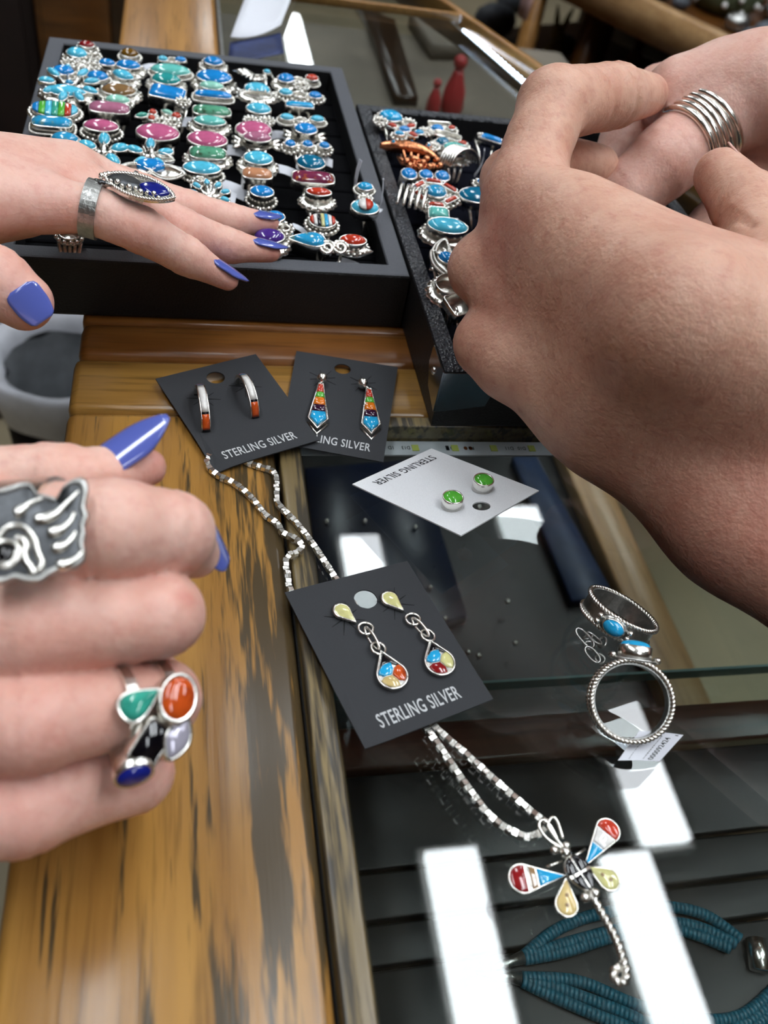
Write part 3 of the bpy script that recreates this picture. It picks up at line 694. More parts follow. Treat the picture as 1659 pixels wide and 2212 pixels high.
def petals(px, py, n, r, L, W, col, h=2.5, z=31, skip=()):
    """petals around a flower centre as heads; squashed the way a leaning flower is seen"""
    out = []; c = at(px, py, z); T = math.radians(YT)
    n_ = Vector((0, -math.sin(T), math.cos(T))); Y = n_.cross(Vector((1, 0, 0)))
    for k in range(n):
        if k in skip: continue
        a = 2 * math.pi * k / n + .3; p = c + Vector((1, 0, 0)) * r * math.cos(a) + Y * r * math.sin(a)
        d = p - Vector((0, 0, CAMZ)); dep = d.dot(CF)
        q = Vector((0, 0, CAMZ)) + d * ((z - CAMZ) / d.z)
        out.append((d.dot(CR) / dep * FPX + IW / 2, -d.dot(CU) / dep * FPX + IH / 2, 'oval', L, W, col, h, None, math.degrees(a)))
    return out
RL = [
 ('small dark red stone ring in the far left corner of the left tray', [(187, 95, 'oval', 9, 6, 'red', 4, 'bead', 0)], {}),
 ('round turquoise ring on a wide silver flower base near the far left corner', [(166, 113, 'oval', 11, 9, 'sky', 4, 'scallop', 0), (200, 118, 'oval', 6, 5, None, 2, 'bead', 0)], {}),
 ('silver flower ring without colour at the far left of the left tray', [(150, 132, 'oval', 6, 5, None, 2, 'bead', 0), (175, 137, 'oval', 6, 5, None, 2, 'bead', 0), (198, 139, 'oval', 6, 5, None, 2, 'bead', 0)], {}),
 ('small blue oval ring on a silver base next to the silver flower ring', [(231, 134, 'oval', 9, 6, 'blue', 3, 'leaf', 0)], {}),
 ('brown tiger eye ring with a tag at the far edge of the left tray', [(280, 114, 'oval', 10, 8, 'tiger', 3, 'rope', 0)], dict(tagdir=(1, .4, 10, 3))),
 ('blue oval ring with scalloped silver rim just below the tiger eye ring', [(277, 139, 'oval', 13, 8, 'blue', 4, 'scallop', 0)], {}),
 ('pair ring with two small blue ovals and silver scrolls above the big flower', [(137, 151, 'oval', 11, 8, 'blue', 3, 'rope', 0), (211, 163, 'oval', 11, 8, 'blue', 3, 'rope', 0), (175, 155, 'oval', 5, 4, None, 3, 'bead', 0)], {}),
 ('pale turquoise oval ring slanting in a wide silver band', [(266, 161, 'marq', 12, 8, 'sky', 3, 'scallop', -22)], {}),
 ('large turquoise flower ring with many pointed petals on the left', petals(150, 178, 9, 9.5, 8.5, 5, 'sky') + [(150, 177, 'oval', 5, 4, 'matrixtq', 3.4, None, 0)], {}),
 ('turquoise marquise ring over a long silver leaf below the big flower', [(141, 195, 'marq', 20, 9, 'sky', 3, 'scallop', 0)], {}),
 ('brown oval ring with beaded silver ends', [(256, 193, 'oval', 17, 10, 'brown', 3, 'scallop', 0)], {}),
 ('mint green oval ring half hidden behind the thick rose ring', [(254, 214, 'oval', 12, 7, 'mint', 3, 'bead', 0)], {}),
 ('many coloured mosaic inlay oval ring with a beaded rim', [(119, 235, 'oval', 21, 12, ('blue', 'inlaygreen', 'sky', 'seagreen', 'inlaygreen', 'coral', 'sky'), 3, 'bead', 0)], {}),
 ('thick rose pink bar ring in a tall plain silver box setting', [(236, 231, 'slab', 19, 9, 'rose', 6, None, 0)], {}),
 ('pale turquoise slab ring with a roped silver rim under the mosaic ring', [(112, 262, 'slab', 18, 8, 'matrixtq', 4, 'rope', 0)], {}),
 ('pink oval ring on a tall beaded two tier silver base', [(218, 270, 'oval', 16, 9, 'pink', 5, 'bead', 0)], {}),
 ('bright pink wide oval ring in a plain silver setting beside the coral berries', [(341, 284, 'oval', 20, 13, 'pink', 4, None, 0)], dict(spread=7)),
 ('ring of red coral berries and pale green leaves', [(330, 241, 'oval', 4.5, 4.5, 'coral', 3, None, 0), (328, 254, 'oval', 4.5, 4.5, 'coral', 3, None, 0), (381, 249, 'oval', 5.5, 5, 'coral', 3, None, 0), (306, 248, 'marq', 7, 4, 'seagreen', 2, None, 20), (362, 242, 'marq', 7, 4, 'mint', 2, None, -20), (345, 259, 'oval', 5, 5, None, 2, 'bead', 0), (372, 262, 'oval', 5, 5, None, 2, 'bead', 0)], {}),
 ('small turquoise cluster ring at the far edge of the third column', [(352, 126, 'oval', 6, 5, 'sky', 2.5, None, 0), (372, 128, 'oval', 6, 5, None, 3, 'bead', 0), (390, 128, 'oval', 7, 5, 'blue', 2.5, None, 0)], {}),
 ('long aqua oval ring with a brown vein', [(369, 150, 'oval', 21, 10, 'aqua', 3, 'rope', 0)], {}),
 ('dark teal oval ring with a silver scalloped rim', [(359, 169, 'oval', 15, 10, 'teal', 4, 'scallop', 0)], {}),
 ('bright blue rectangular ring standing on forked silver wires', [(362, 198, 'rect', 18, 11, 'blue', 6, None, -10), (395, 216, 'oval', 5, 4, None, 2, 'bead', 0)], dict(spread=5)),
 ('turquoise flower ring next to the hand with a white tag behind', petals(223, 322, 5, 6.5, 8.5, 6, 'sky'), dict(tagdir=(-1, .6, 9, 4))),
 ('turquoise flower ring with a silver leaf beside the paper tag', petals(324, 331, 5, 6.2, 8, 5, 'sky') + [(352, 334, 'marq', 8, 4, None, 2, 'rope', -20)], dict(tagdir=(1, -.3, 15, 5))),
 ('blue oval ring with wide silver wings and a lettered tag below', [(325, 356, 'oval', 14, 9, 'blue', 3, None, 0), (291, 365, 'marq', 13, 8, None, 1.5, 'rope', 0), (361, 369, 'marq', 13, 8, None, 1.5, 'rope', 0)], {}),
 ('small blue oval ring on a silver flower at the far edge of the fourth column', [(461, 131, 'oval', 11, 8, 'blue', 4, 'scallop', 0)], {}),
 ('large bright blue oval ring in a broad beaded silver rim', [(463, 164, 'oval', 19, 12, 'blue', 5, 'scallop', 0)], {}),
 ('greenish turquoise oval ring tucked under the large blue oval ring', [(457, 184, 'oval', 13, 7, 'mint', 3, 'rope', 0)], {}),
 ('long blue bar ring with a roped silver edge', [(461, 203, 'slab', 19, 6, 'blue', 3, 'rope', 0)], dict(spread=6)),
 ('long jade green rounded bar ring with a tag on its left', [(458, 238, 'slab', 19, 8, 'green', 4, None, 0)], dict(tagdir=(-1, .3, 9, 5))),
 ('aqua oval ring with big scalloped silver leaves under the jade bar', [(453, 260, 'oval', 16, 8, 'aqua', 4, 'scallop', 0)], {}),
 ('deep pink oval ring in a plain silver rim in the middle of the left tray', [(448, 299, 'oval', 19, 12, 'pink', 4, None, 0)], dict(spread=7)),
 ('dark green bar ring with a dark vein and beaded silver rim', [(449, 329, 'slab', 17, 9, 'green', 4, 'scallop', 0)], {}),
 ('sky blue oval ring in a beaded rim above silver berries', [(436, 361, 'oval', 17, 9, 'sky', 5, 'bead', 0), (432, 385, 'oval', 4, 4, None, 3, 'bead', 0)], dict(tagdir=(1, -.2, 10, 5))),
 ('turquoise needle flower ring just behind the ring finger', petals(452, 418, 9, 6.3, 5, 3.6, 'sky'), {}),
 ('pale turquoise oval ring with engraved silver leaves below the silver bird', [(556, 190, 'oval', 14, 10, 'sky', 4, 'leaf', 0), (557, 203, 'oval', 15, 6, None, 2, 'scallop', 0)], {}),
 ('sky blue oval ring in a high bezel with a tag on its right', [(559, 233, 'oval', 13, 9, 'sky', 6, None, 0), (541, 256, 'oval', 4, 4, None, 2, 'bead', 0), (577, 257, 'oval', 5, 4, None, 2, 'bead', 0)], dict(tagdir=(1, .3, 9, 4))),
 ('pink round oval ring leaning on a second pink ring', [(548, 278, 'oval', 18, 13, 'pink', 3, None, 8)], {}),
 ('pale pink oval ring with silver leaves in front of another pink ring', [(556, 295, 'oval', 14, 8, 'rose', 4, 'leaf', 0)], dict(tagdir=(-1, .1, 10, 5))),
 ('turquoise oval ring with scalloped silver sides behind the peach ring', [(558, 340, 'oval', 14, 10, 'sky', 5, 'scallop', 0)], {}),
 ('peach coloured bar ring in a tall shining silver box with a long tag', [(556, 373, 'slab', 14, 8, 'peach', 6.5, None, 0)], dict(tagdir=(-1, .4, 15, 6))),
 ('turquoise oval ring in a double beaded silver rim above the lavender nail', [(566, 412, 'oval', 11, 8, 'blue', 6, 'bead', 0)], dict(R=8)),
 ('blue oval and red stone ring joined by silver filigree at the far right', [(618, 168, 'oval', 10, 8, 'blue', 4, 'scallop', 10), (674, 167, 'oval', 8, 6, 'coral', 4, 'rope', 0), (645, 170, 'oval', 6, 5, None, 3, 'bead', 0), (652, 182, 'oval', 6, 5, None, 2, 'bead', 0)], {}),
 ('open ring with two turquoise ends and silver sunbursts', [(618, 198, 'oval', 8, 6, 'sky', 3, 'bead', 0), (681, 205, 'oval', 8, 6, 'blue', 3, 'bead', 0), (648, 203, 'oval', 7, 6, None, 3, 'bead', 0)], {}),
 ('turquoise bar ring in a silver channel on thin wires', [(648, 225, 'rect', 15, 5, 'tq', 5, None, 0)], dict(spread=5)),
 ('open ring with two small turquoise ovals on roped leaves', [(620, 252, 'oval', 8, 5.5, 'sky', 3, 'rope', 0), (686, 256, 'oval', 8, 5.5, 'sky', 3, 'rope', 0), (652, 258, 'oval', 6, 5, None, 3, 'bead', 0)], {}),
 ('blue oval ring with scrolled silver ends near the right rim', [(661, 277, 'oval', 12, 9, 'blue', 5, 'leaf', 0)], {}),
 ('ring with three round turquoise beads in a row on fanned wires', [(627, 309, 'oval', 6, 5.5, 'blue', 3.5, 'bead', 0), (665, 310, 'oval', 6, 5.5, 'blue', 3.5, 'bead', 0), (701, 313, 'oval', 6, 5.5, 'blue', 3.5, 'bead', 0)], dict(wires=5, spread=6, tagdir=(1, -.1, 8, 4))),
 ('dark peacock blue oval ring with a white tag on its left', [(672, 349, 'oval', 14, 11, 'deepteal', 3, None, 0)], dict(tagdir=(-1, .4, 12, 4))),
 ('purple and orange shell ring in a long high silver setting', [(677, 382, 'slab', 20, 9, 'spiny', 5, None, 0)], {}),
 ('red coral oval ring on a fluted silver tray shaped base', [(689, 413, 'oval', 12, 6, 'coral', 6, 'scallop', 0)], {}),
 ('striped sunface inlay ring in a beaded oval near the front right', [(697, 476, 'oval', 12, 9, ('coral', 'white', 'jet', 'cream', 'tq', 'white', 'coral'), 3.5, 'bead', 0)], dict(spread=3, wires=2, tagdir=(-1, .9, 9, 2), R=8)),
 ('turquoise oval ring peeping out under the upper lavender nail', [(594, 466, 'oval', 9, 7, 'blue', 4, None, 0), (612, 490, 'oval', 6, 5, None, 2, 'bead', 0)], dict(R=8)),
 ('purple stone ring partly covered by the middle fingertip', [(582, 508, 'oval', 13, 9, 'purple', 5, 'scallop', 0)], dict(R=8)),
 ('pale green ring half hidden behind the back of the upper hand', [(140, 297, 'oval', 12, 8, 'matrixtq', 3, 'rope', 0)], {}),
 ('silver wire band ring in the shadow below the upper hand', [(150, 505, 'oval', 8, 6, None, 2, 'bead', 0)], dict(wires=5, spread=4, z=28)),
]
for lab, hs, kw in RL: ring(lab, hs, **kw)
# the silver bird ring
t, B = ring('silver bird ring with spread wings and a turquoise head', [(577, 154, 'oval', 5, 4, 'sky', 2.5, None, 0), (556, 166, 'oval', 9, 5, None, 2, None, 20)], spread=2, wires=2)
for k in range(5):
    a = at(550, 163, 31); b = at(504 + 9 * k, 152 + 5 * k, 33); MB().tube([a, a.lerp(b, .5) + Vector((0, 0, 1)), b], [.9, 1.3, .35], False, 6).out('feather', M['silver'], t)
MB().tube([at(583, 154, 31), at(590, 170, 30)], [.7, .15], False, 6).out('beak', M['silver'], t)
# the two stone ring at the right rim, standing upright
t, B = ring('tall ring of a turquoise oval over a round inlaid sun face beside the right rim', [(789, 402, 'oval', 8, 6, 'tq', 3, 'rope', 0), (790, 425, 'oval', 4, 3, None, 2, 'bead', 0), (789, 446, 'oval', 13, 10, 'sky', 4, None, 0)], wires=1, tagdir=(1, .3, 6, 3), R=8)
o = at(789, 446, 31.6); n_ = Vector((0, -math.sin(.366), math.cos(.366)))
for k, cc in enumerate(('white', 'coral')):
    a0 = math.pi / 2 + k * math.pi; F_ = frame(o + n_ * .9, n_, (1, 0, 0)); lo = [F_(0, 0)] + [F_(3 * math.cos(a0 + math.pi * j / 10), 2.6 * math.sin(a0 + math.pi * j / 10)) for j in range(11)]
    MB().prism(lo, n_, .9).out('face_inlay', M[cc], t)
price_tag(t, at(770, 430, 22), (0, .15, 1), (-1, -.2, 0), 16, 3)
price_tag(t, at(808, 480, 16), (0.1, .2, 1), (1, -.3, 0), 18, 3)
# the large front ring: turquoise, coils, coral and a leaf
t, B = ring('large ring with turquoise nugget, silver coils and red coral at the front', [(664, 515, 'pear', 16, 11, 'matrixtq', 7, None, 180), (763, 517, 'oval', 12, 7, 'coral', 5, 'bead', 0)], z=29, spread=5, wires=2, tagdir=(1, -.5, 13, 6), R=9)
for px in (706, 735):
    c = at(px, 536, 27); F_ = frame(c, (0, -.5, .86), (1, 0, 0)); MB().tube([F_((3.2 - j * .09) * math.cos(j * .42), (3.2 - j * .09) * math.sin(j * .42), .02 * j) for j in range(28)], .75, False, 6).out('coil', M['silver'], t)
for px, a in ((757, .3), (775, -.2)):
    F_ = frame(at(px, 540, 25), (0, -.5, .86), (math.cos(a), math.sin(a), 0)); P = outline(11, 5, 'marq'); MB().loops([[F_(x, y, 0) for x, y in P], [F_(x, y, .5) for x, y in P], [F_(x, y * .05, 1.4) for x, y in P]]).out('leaf', M['silver'], t)
# rings in the right tray
G2 = 'rings in the right tray'
RR = [
 ('turquoise oval ring with silver blossoms in the far corner of the right tray', [(845, 249, 'oval', 13, 10, 'tq', 4, 'scallop', -8), (822, 258, 'oval', 5, 5, None, 2, 'bead', 0), (884, 262, 'oval', 5, 5, None, 2, 'bead', 0)], {}),
 ('cluster ring of small blue and coral stones in the right tray', [(874, 278, 'oval', 7, 5, 'blue', 3, 'bead', 0), (848, 270, 'oval', 6, 4, 'coral', 3, None, -20), (888, 271, 'oval', 6, 4, 'coral', 3, None, 10), (893, 290, 'oval', 6, 4, 'coral', 3, None, -30), (906, 285, 'oval', 6, 4, 'tq', 3, None, 0), (863, 287, 'oval', 6, 4, 'tq', 3, 'bead', 0)], {}),
 ('silver tube ring with blue and red dots at the far edge of the right tray', [(945, 276, 'oval', 8, 6, 'blue', 3, 'rope', 0), (976, 275, 'oval', 5, 4, 'coral', 3, 'bead', 0), (950, 267, 'rect', 13, 5, None, 3, None, 0), (921, 281, 'oval', 5, 4, None, 2, 'bead', 0)], {}),
 ('dark silver dome ring with a blue cut stone and red end', [(957, 305, 'oval', 8, 7, 'deepteal', 3, 'rope', 0), (999, 308, 'oval', 6, 4, 'coral', 3, 'bead', 0), (968, 291, 'slab', 15, 6, None, 3, None, -15), (938, 313, 'oval', 4, 4, None, 2, 'bead', 0)], {}),
 ('pale aqua oval ring in a roped silver saddle', [(986, 319, 'oval', 14, 9, 'aqua', 5, 'scallop', -10)], {}),
 ('three stone ring of round blue domes in deep silver cups', [(884, 374, 'oval', 8.5, 8.5, 'blue', 6, None, 0), (921, 376, 'oval', 7.5, 7.5, 'blue', 5, None, 0), (956, 379, 'oval', 8, 8, 'blue', 5, None, 0)], {}),
 ('teal rectangular ring with a white tag below the coral cluster', [(948, 460, 'rect', 10, 8, 'aqua', 3, None, -8)], dict(tagdir=(1, .5, 9, 5))),
 ('dark turquoise long oval ring cut off by the big hand', [(1034, 420, 'oval', 20, 12, 'deepteal', 4, None, 4)], dict(spread=4, wires=2)),
 ('large turquoise oval ring in a spray of silver leaves by the knuckle', [(968, 486, 'oval', 19, 11, 'sky', 6, 'scallop', -5)], {}),
 ('blue channel ring with a white string tag at the far edge of the right tray', [(1062, 298, 'rect', 12, 5, 'blue', 4, None, -20), (1040, 291, 'rect', 4, 4, None, 4, None, 0)], dict(wires=2)),
 ('small blue and silver ring beside the coiled silver ring', [(1046, 391, 'oval', 8, 5, 'blue', 3, 'bead', 0)], dict(wires=2)),
 ('silver feather ring with a blue stone half behind the big hand', [(966, 556, 'oval', 7, 9, 'blue', 3, 'leaf', 60), (955, 540, 'marq', 15, 6, None, 2, 'rope', 70), (958, 566, 'marq', 15, 6, None, 2, 'rope', 115)], {}),
 ('silver domed ring with a scalloped edge half behind the big hand', [(972, 612, 'oval', 12, 12, None, 5, 'scallop', 0)], {}),
 ('plain silver angular ring under the big hand near the chrome corner', [(994, 655, 'rect', 10, 12, None, 4, None, 20)], dict(wires=1)),
]
for lab, hs, kw in RR: ring(lab, hs, group=G2, padz=PZ + 1, **kw)
# coral cluster ring: a turquoise centre set round with coral bars
hs = [(942, 412, 'oval', 11, 9.5, 'matrixtq', 4, 'rope', 0)]
for px, py, rt in ((905, 398, 40), (937, 390, -5), (972, 404, -40), (975, 430, 35), (943, 441, -3), (907, 422, -60)): hs.append((px, py, 'rect', 8, 3.4, 'coral', 3, 'bead', rt))
ring('large ring with a turquoise centre circled by red coral bars', hs, group=G2, padz=PZ + 1)
# copper feather and copper berries
t, B = ring('long copper feather ring with three turquoise dots', [(850, 306, 'oval', 3, 3, 'tq', 2, None, 0), (890, 307, 'oval', 3, 3, 'tq', 2, None, 0), (926, 314, 'oval', 3, 3, 'tq', 2, None, 0)], group=G2, padz=PZ + 1, metal='copper')
Pf = [at(822, 306, 30), at(860, 305, 31), at(905, 312, 31), at(946, 334, 29)]; Pb = smooth_path(Pf, 6); mb = MB(); lo = []
for k, p in enumerate(Pb):
    u = k / (len(Pb) - 1); w_ = 4.2 * math.sin(math.pi * min(.97, max(.06, u))) ** .5; lo.append([p + Vector((0, w_ * math.cos(a) * .65, -1.2 + w_ * math.sin(a) * .75 - w_ * .3)) for a in [2 * math.pi * j / 10 for j in range(10)]])
mb.loops(lo).out('feather', M['copper'], t)
t, B = ring('copper leaf ring with rose copper berries', [(908, 352, 'oval', 4, 4, None, 2, 'bead', 0)], group=G2, padz=PZ + 1, metal='copper')
rnd = random.Random(3)
for k in range(11): MB().ball(at(878 + 7.2 * k, 348 + 10 * math.sin(k * 1.9) + k * .9, 31), 1.7, 8, 6).out('berry', M['copper'], t)
for a, b in (((886, 362), (858, 338)), ((925, 364), (950, 360))):
    p, q = at(*a, 29), at(*b, 31); MB().tube([p, p.lerp(q, .5), q], [.6, 1.9, .3], False, 8).out('leaf', M['copper'], t)
# wire and coil rings
def arcs(lab, px, py, n, step, R, r, z, axis, up, a0, a1, extra=None):
    c = at(px, py, z); ax = Vector(axis).normalized(); u = Vector(up); u = (u - ax * u.dot(ax)).normalized(); v = ax.cross(u)
    t = thing('ring', lab, 'ring', (c.x, c.y, PZ + 1), G2)
    for k in range(n):
        o = c + ax * step * (k - (n - 1) / 2); MB().tube([o + (u * math.cos(a) + v * math.sin(a)) * R for a in [math.radians(a0 + (a1 - a0) * j / 16) for j in range(17)]], r, False, 8).out('wire', M['silver'], t)
    if extra: extra(t, c)
arcs('silver ring of five fanned open wires beside the left rim of the right tray', 886, 452, 5, 2.6, 9, .75, 25, (1, -.35, 0), (0, 0, 1), -85, 62)
arcs('coiled silver ring with twisted rows and a white tag', 990, 362, 6, 1.7, 8.5, .8, 26, (.5, -1, .3), (0, 0, 1), -80, 80, lambda t, c: price_tag(t, c + Vector((9, 2, -4)), (.2, .1, 1), (1, -.3, 0), 12, 5))

# ---------------------------------------------------------------- earring cards
class Card:
    def __init__(s, px, zs, t=.45, bend=0):
        s.P = [at(x, y, z) for (x, y), z in zip(px, zs)]; s.t = t; s.bend = bend   # top left, top right, bottom right, bottom left of the print
        s.n = (s.P[1] - s.P[0]).cross(s.P[3] - s.P[0]).normalized()
        if s.n.z < 0: s.n = -s.n
        s.W = ((s.P[1] - s.P[0]).length + (s.P[2] - s.P[3]).length) / 2; s.H = ((s.P[3] - s.P[0]).length + (s.P[2] - s.P[1]).length) / 2
    def __call__(s, u, v, h=0):                   # u from the left, v from the bottom edge of the print
        a = s.P[3].lerp(s.P[2], u); b = s.P[0].lerp(s.P[1], u); p = a.lerp(b, v)
        d = max(0, .22 - u - v) * s.bend
        return p + s.n * h - Vector((0, 0, d))
    def inv(s, px, py):                           # card coordinates of a pixel
        q = onp(px, py, s.P[0], s.n); u = v = .5
        for _ in range(12):
            p = s(u, v); du = s(u + .01, v) - p; dv = s(u, v + .01) - p; r = q - p
            a, b, c = du.dot(du), du.dot(dv), dv.dot(dv); e, f = r.dot(du), r.dot(dv); D = a * c - b * b
            u += .01 * (e * c - b * f) / D; v += .01 * (a * f - b * e) / D
        return u, v
def make_card(lab, K, mat, hole, hr, text, tcol, slits):
    t = thing('earring_card', lab, 'card', (K.P[3] + K.P[2]) / 2, 'jewellery display cards')
    hu, hv = hole; angs = sorted(set([2 * math.pi * k / 40 for k in range(40)] + [math.atan2((y - hv) * K.H, (x - hu) * K.W) % (2 * math.pi) for x in (0, 1) for y in (0, 1)]))
    A_, B_ = [], []
    for a in angs:
        c, s_ = math.cos(a) / K.W, math.sin(a) / K.H
        m = min([(1 - hu) / c if c > 1e-9 else 1e9, -hu / c if c < -1e-9 else 1e9, (1 - hv) / s_ if s_ > 1e-9 else 1e9, -hv / s_ if s_ < -1e-9 else 1e9])
        A_.append((hu + c * hr, hv + s_ * hr)); B_.append((hu + c * m, hv + s_ * m))
    lev = [[(a[0] + (b[0] - a[0]) * k, a[1] + (b[1] - a[1]) * k) for a, b in zip(A_, B_)] for k in (0, .12, .3, .5, .7, .85, 1)]
    mb = MB(); rings_ = [[K(u, v, 0) for u, v in l] for l in lev] + [[K(u, v, -K.t) for u, v in l] for l in lev[::-1]]
    rings_.append(rings_[0]); mb.loops(rings_, False, False).out('card', mat, t, False)
    V, F = textmesh(text[0], 1.06); u0, u1, v0, v1 = text[1:]
    mb = MB(); 
    for f in F: pass
    mb.add([K(u0 + (u1 - u0) * a, v0 + (v1 - v0) * b, .06) for a, b in V], F); mb.out('lettering', tcol, t, False)['kind'] = 'stuff'
    for (px, py) in slits:
        u, v = K.inv(px, py); mb = MB(); c = K(u, v, .04)
        ex = (K(u + .05, v, .04) - c).normalized(); ey = K.n.cross(ex)
        for k in range(8):
            a = k * math.pi / 4 + .35; d = ex * math.cos(a) + ey * math.sin(a); q = K.n.cross(d) * .24; L = 5.6 if k % 2 else 4.6
            mb.prism([c - q, c + d * L - q * .3, c + d * L + q * .3, c + q], K.n, .05)
        o = mb.out('slits', M['slit'], t, False); o['kind'] = 'stuff'
    return t
KA = Card([(336, 818), (552.5, 764.5), (690, 950), (466, 1016)], (3.5, 3.5, 3.2, 2.0), bend=6)
KB = Card([(640.6, 758), (859.5, 793), (828, 998), (603, 957)], (1.6, 2.6, 2.8, 1.4))
KC = Card([(615, 1279.5), (879.5, 1211.5), (1065.6, 1510), (788, 1620)], (4.2, 4.2, 4.0, 3.4), bend=-3)
KW = Card([(1164.5, 1059.4), (995.6, 1156.5), (761, 1045.5), (932, 968.6)], (12, 13.5, 2.2, .9))
make_card('charcoal card with two inlaid hoops, lying on the oak rail', KA, M['black_card'], KA.inv(466, 816), 3.1, ('STERLING SILVER', .13, .83, .07, .145), M['print_grey'], [(440, 862), (530, 836)])
make_card('charcoal card with two rainbow drops, half under the hoop card', KB, M['black_card'], KB.inv(740, 797), 2.9, ('STERLING SILVER', .12, .86, .07, .145), M['print_grey'], [(697, 818), (785, 829)])
make_card('charcoal card with two teardrop dangles, lying across the glass edge', KC, M['black_card'], KC.inv(790, 1294), 3.2, ('STERLING SILVER', .17, .80, .07, .15), M['print_grey'], [(744, 1336), (852, 1304)])
make_card('white card with two green studs, tilted up on its earring backs', KW, M['white_card'], KW.inv(1040, 1093), 2.6, ('STERLING SILVER', .12, .86, .075, .15), M['print_black'], [])
# --- green studs
for (px, py, lab) in ((975, 1085, 'green round stud in a silver cup, the nearer one on the white card'), (1041, 1047, 'green round stud in a silver cup, the farther one on the white card')):
    u, v = KW.inv(px, py + 9); c = KW(u, v, .1); F_ = frame(c, (KW.n + Vector((0, 0, 1.2))).normalized(), (1, 0, 0))
    t = thing('stud_earring', lab, 'earring', c, 'green stud pair'); P = outline(6.6, 6.6, 'oval', 28)
    MB().loops([[F_(x, y, 0) for x, y in P], [F_(x, y, 3.6) for x, y in P], [F_(x * .94, y * .94, 3.95) for x, y in P], [F_(x * .88, y * .88, 3.6) for x, y in P]]).out('cup', M['silver'], t)
    MB().loops([[F_(x * .9, y * .9, 3.62) for x, y in P], [F_(x * .75, y * .75, 4.1) for x, y in P], [F_(x * .45, y * .45, 4.4) for x, y in P], [F_(x * .1, y * .1, 4.5) for x, y in P]], False).out('stone', M['inlaygreen'], t)
    MB().tube([F_(0, 0, -.1), F_(0, 0, -min(5, c.z - 1.0))], .5).out('post', M['silver'], t)
# --- inlaid hoops on card A
for (a, b, lab) in (((428, 832), (446, 918), 'left white and coral inlaid hoop earring on the oak rail card'), ((516, 810), (553, 890), 'right white and coral inlaid hoop earring on the oak rail card')):
    p, q = onp(*a, KA(.5, .5, 3), KA.n), onp(*b, KA(.5, .5, 3), KA.n); c = (p + q) / 2; d = (p - q).normalized(); L = (p - q).length / 2
    wv = KA.n.cross(d); t = thing('hoop_earring', lab, 'earring', c - KA.n * 3, 'inlaid hoop pair')
    def arcp(A, R, w_): return c + d * (L * R * math.cos(A)) + KA.n * (-2.6 + 7.5 * R * math.sin(A)) + wv * w_
    def seg(a0, a1, r0, r1, w0, w1, n=8):
        mb = MB(); return mb.loops([[arcp(A, r0, w0), arcp(A, r0, w1), arcp(A, r1, w1), arcp(A, r1, w0)] for A in [math.radians(a0 + (a1 - a0) * k / n) for k in range(n + 1)]])
    seg(-8, 188, .86, .95, -1.5, 1.5, 20).out('hoop', M['silver'], t)
    seg(-4, 184, .95, 1.0, -1.5, -1.05, 20).out('edge', M['silver'], t); seg(-4, 184, .95, 1.0, 1.05, 1.5, 20).out('edge', M['silver'], t)
    for (a0, a1, cc) in ((-2, 24, 'white'), (24.5, 32, 'coral'), (32.5, 36, 'jet'), (36.5, 42, 'tq'), (42.5, 46, 'jet'), (46.5, 52, 'coral'), (52.5, 56, 'tq'), (56.5, 60, 'jet'), (60.5, 133, 'white'), (133.5, 138, 'jet'), (138.5, 176, 'spinycoral'), (176.5, 183, 'jet')):
        seg(a0, a1, .951, 1.02, -1.0, 1.0, 6).out('inlay', M[cc], t)
# --- rainbow drops on card B
def drop(lab, ball, T_, Bt, wl, wr):
    n = KB.n; z0 = KB(.5, .5, 1.2); c = onp(*T_, z0, n); b = onp(*Bt, z0, n); ax = (b - c).normalized(); L = (b - c).length; sx = n.cross(ax)
    WL = (onp(*wl, z0, n) - onp(*wr, z0, n)).length; u = 1
    t = thing('drop_earring', lab, 'earring', c - n * 1.1, 'rainbow drop pair')
    bp = onp(*ball, KB(.5, .5, 2.2), n); MB().ball(bp, 2.0, 16, 10).out('stud_ball', M['silver'], t)
    MB().tube([bp - n * .8, bp.lerp(c, .6) + n * .2, c + n * .6], .45).out('link', M['silver'], t)
    def hw(y): return (.85 + (WL / 2 - .85) * min(1, y / (L * .72)))
    def pt(y, k, h): return c + ax * y + sx * (hw(y) * k) + n * h
    tip = L * .84; Y5 = L * .72
    pol = [pt(0, -1, 0), pt(Y5, -1, 0), c + ax * (L * .9), pt(Y5, 1, 0), pt(0, 1, 0)]
    MB().prism([p + n * -.9 for p in pol], n, 1.3).out('backing', M['silver'], t, False)
    MB().tube([p + n * .55 for p in pol], .32, True, 6).out('bezel', M['silver'], t)
    q = [pt(Y5 + .3, -1.02, -.9), c + ax * (L * .93) + n * -.9, pt(Y5 + .3, 1.02, -.9)]
    MB().tube([p + ax * .6 for p in q], .5, False, 6).out('foot', M['silver'], t)
    cuts = [.03, .2, .305, .455, .585]; cols = ['coral', 'inlaygreen', 'orange', 'plum', 'tq']
    for k in range(5):
        y0 = L * cuts[k] + .1; y1 = L * cuts[k + 1] - .1 if k < 4 else Y5 - .1
        P = [(y0, -.82), (y1, -.82)] + ([(L * .85, 0)] if k == 4 else []) + [(y1, .82), (y0, .82)]
        g = MB(); cy = sum(p[0] for p in P) / len(P)
        g.loops([[pt(y, x, .3) for y, x in P], [pt(y, x, 1.0) for y, x in P], [pt(cy + (y - cy) * .75, x * .72, 1.45) for y, x in P]]).out('stone', M[cols[k]], t)
drop('left rainbow drop earring with orange and turquoise stones under a silver ball', (696, 817.5), (693, 831), (684, 938), (664, 912), (707, 914))
drop('right rainbow drop earring with orange and turquoise stones under a silver ball', (784, 828.5), (796, 842), (803, 950), (783, 932), (824, 934))
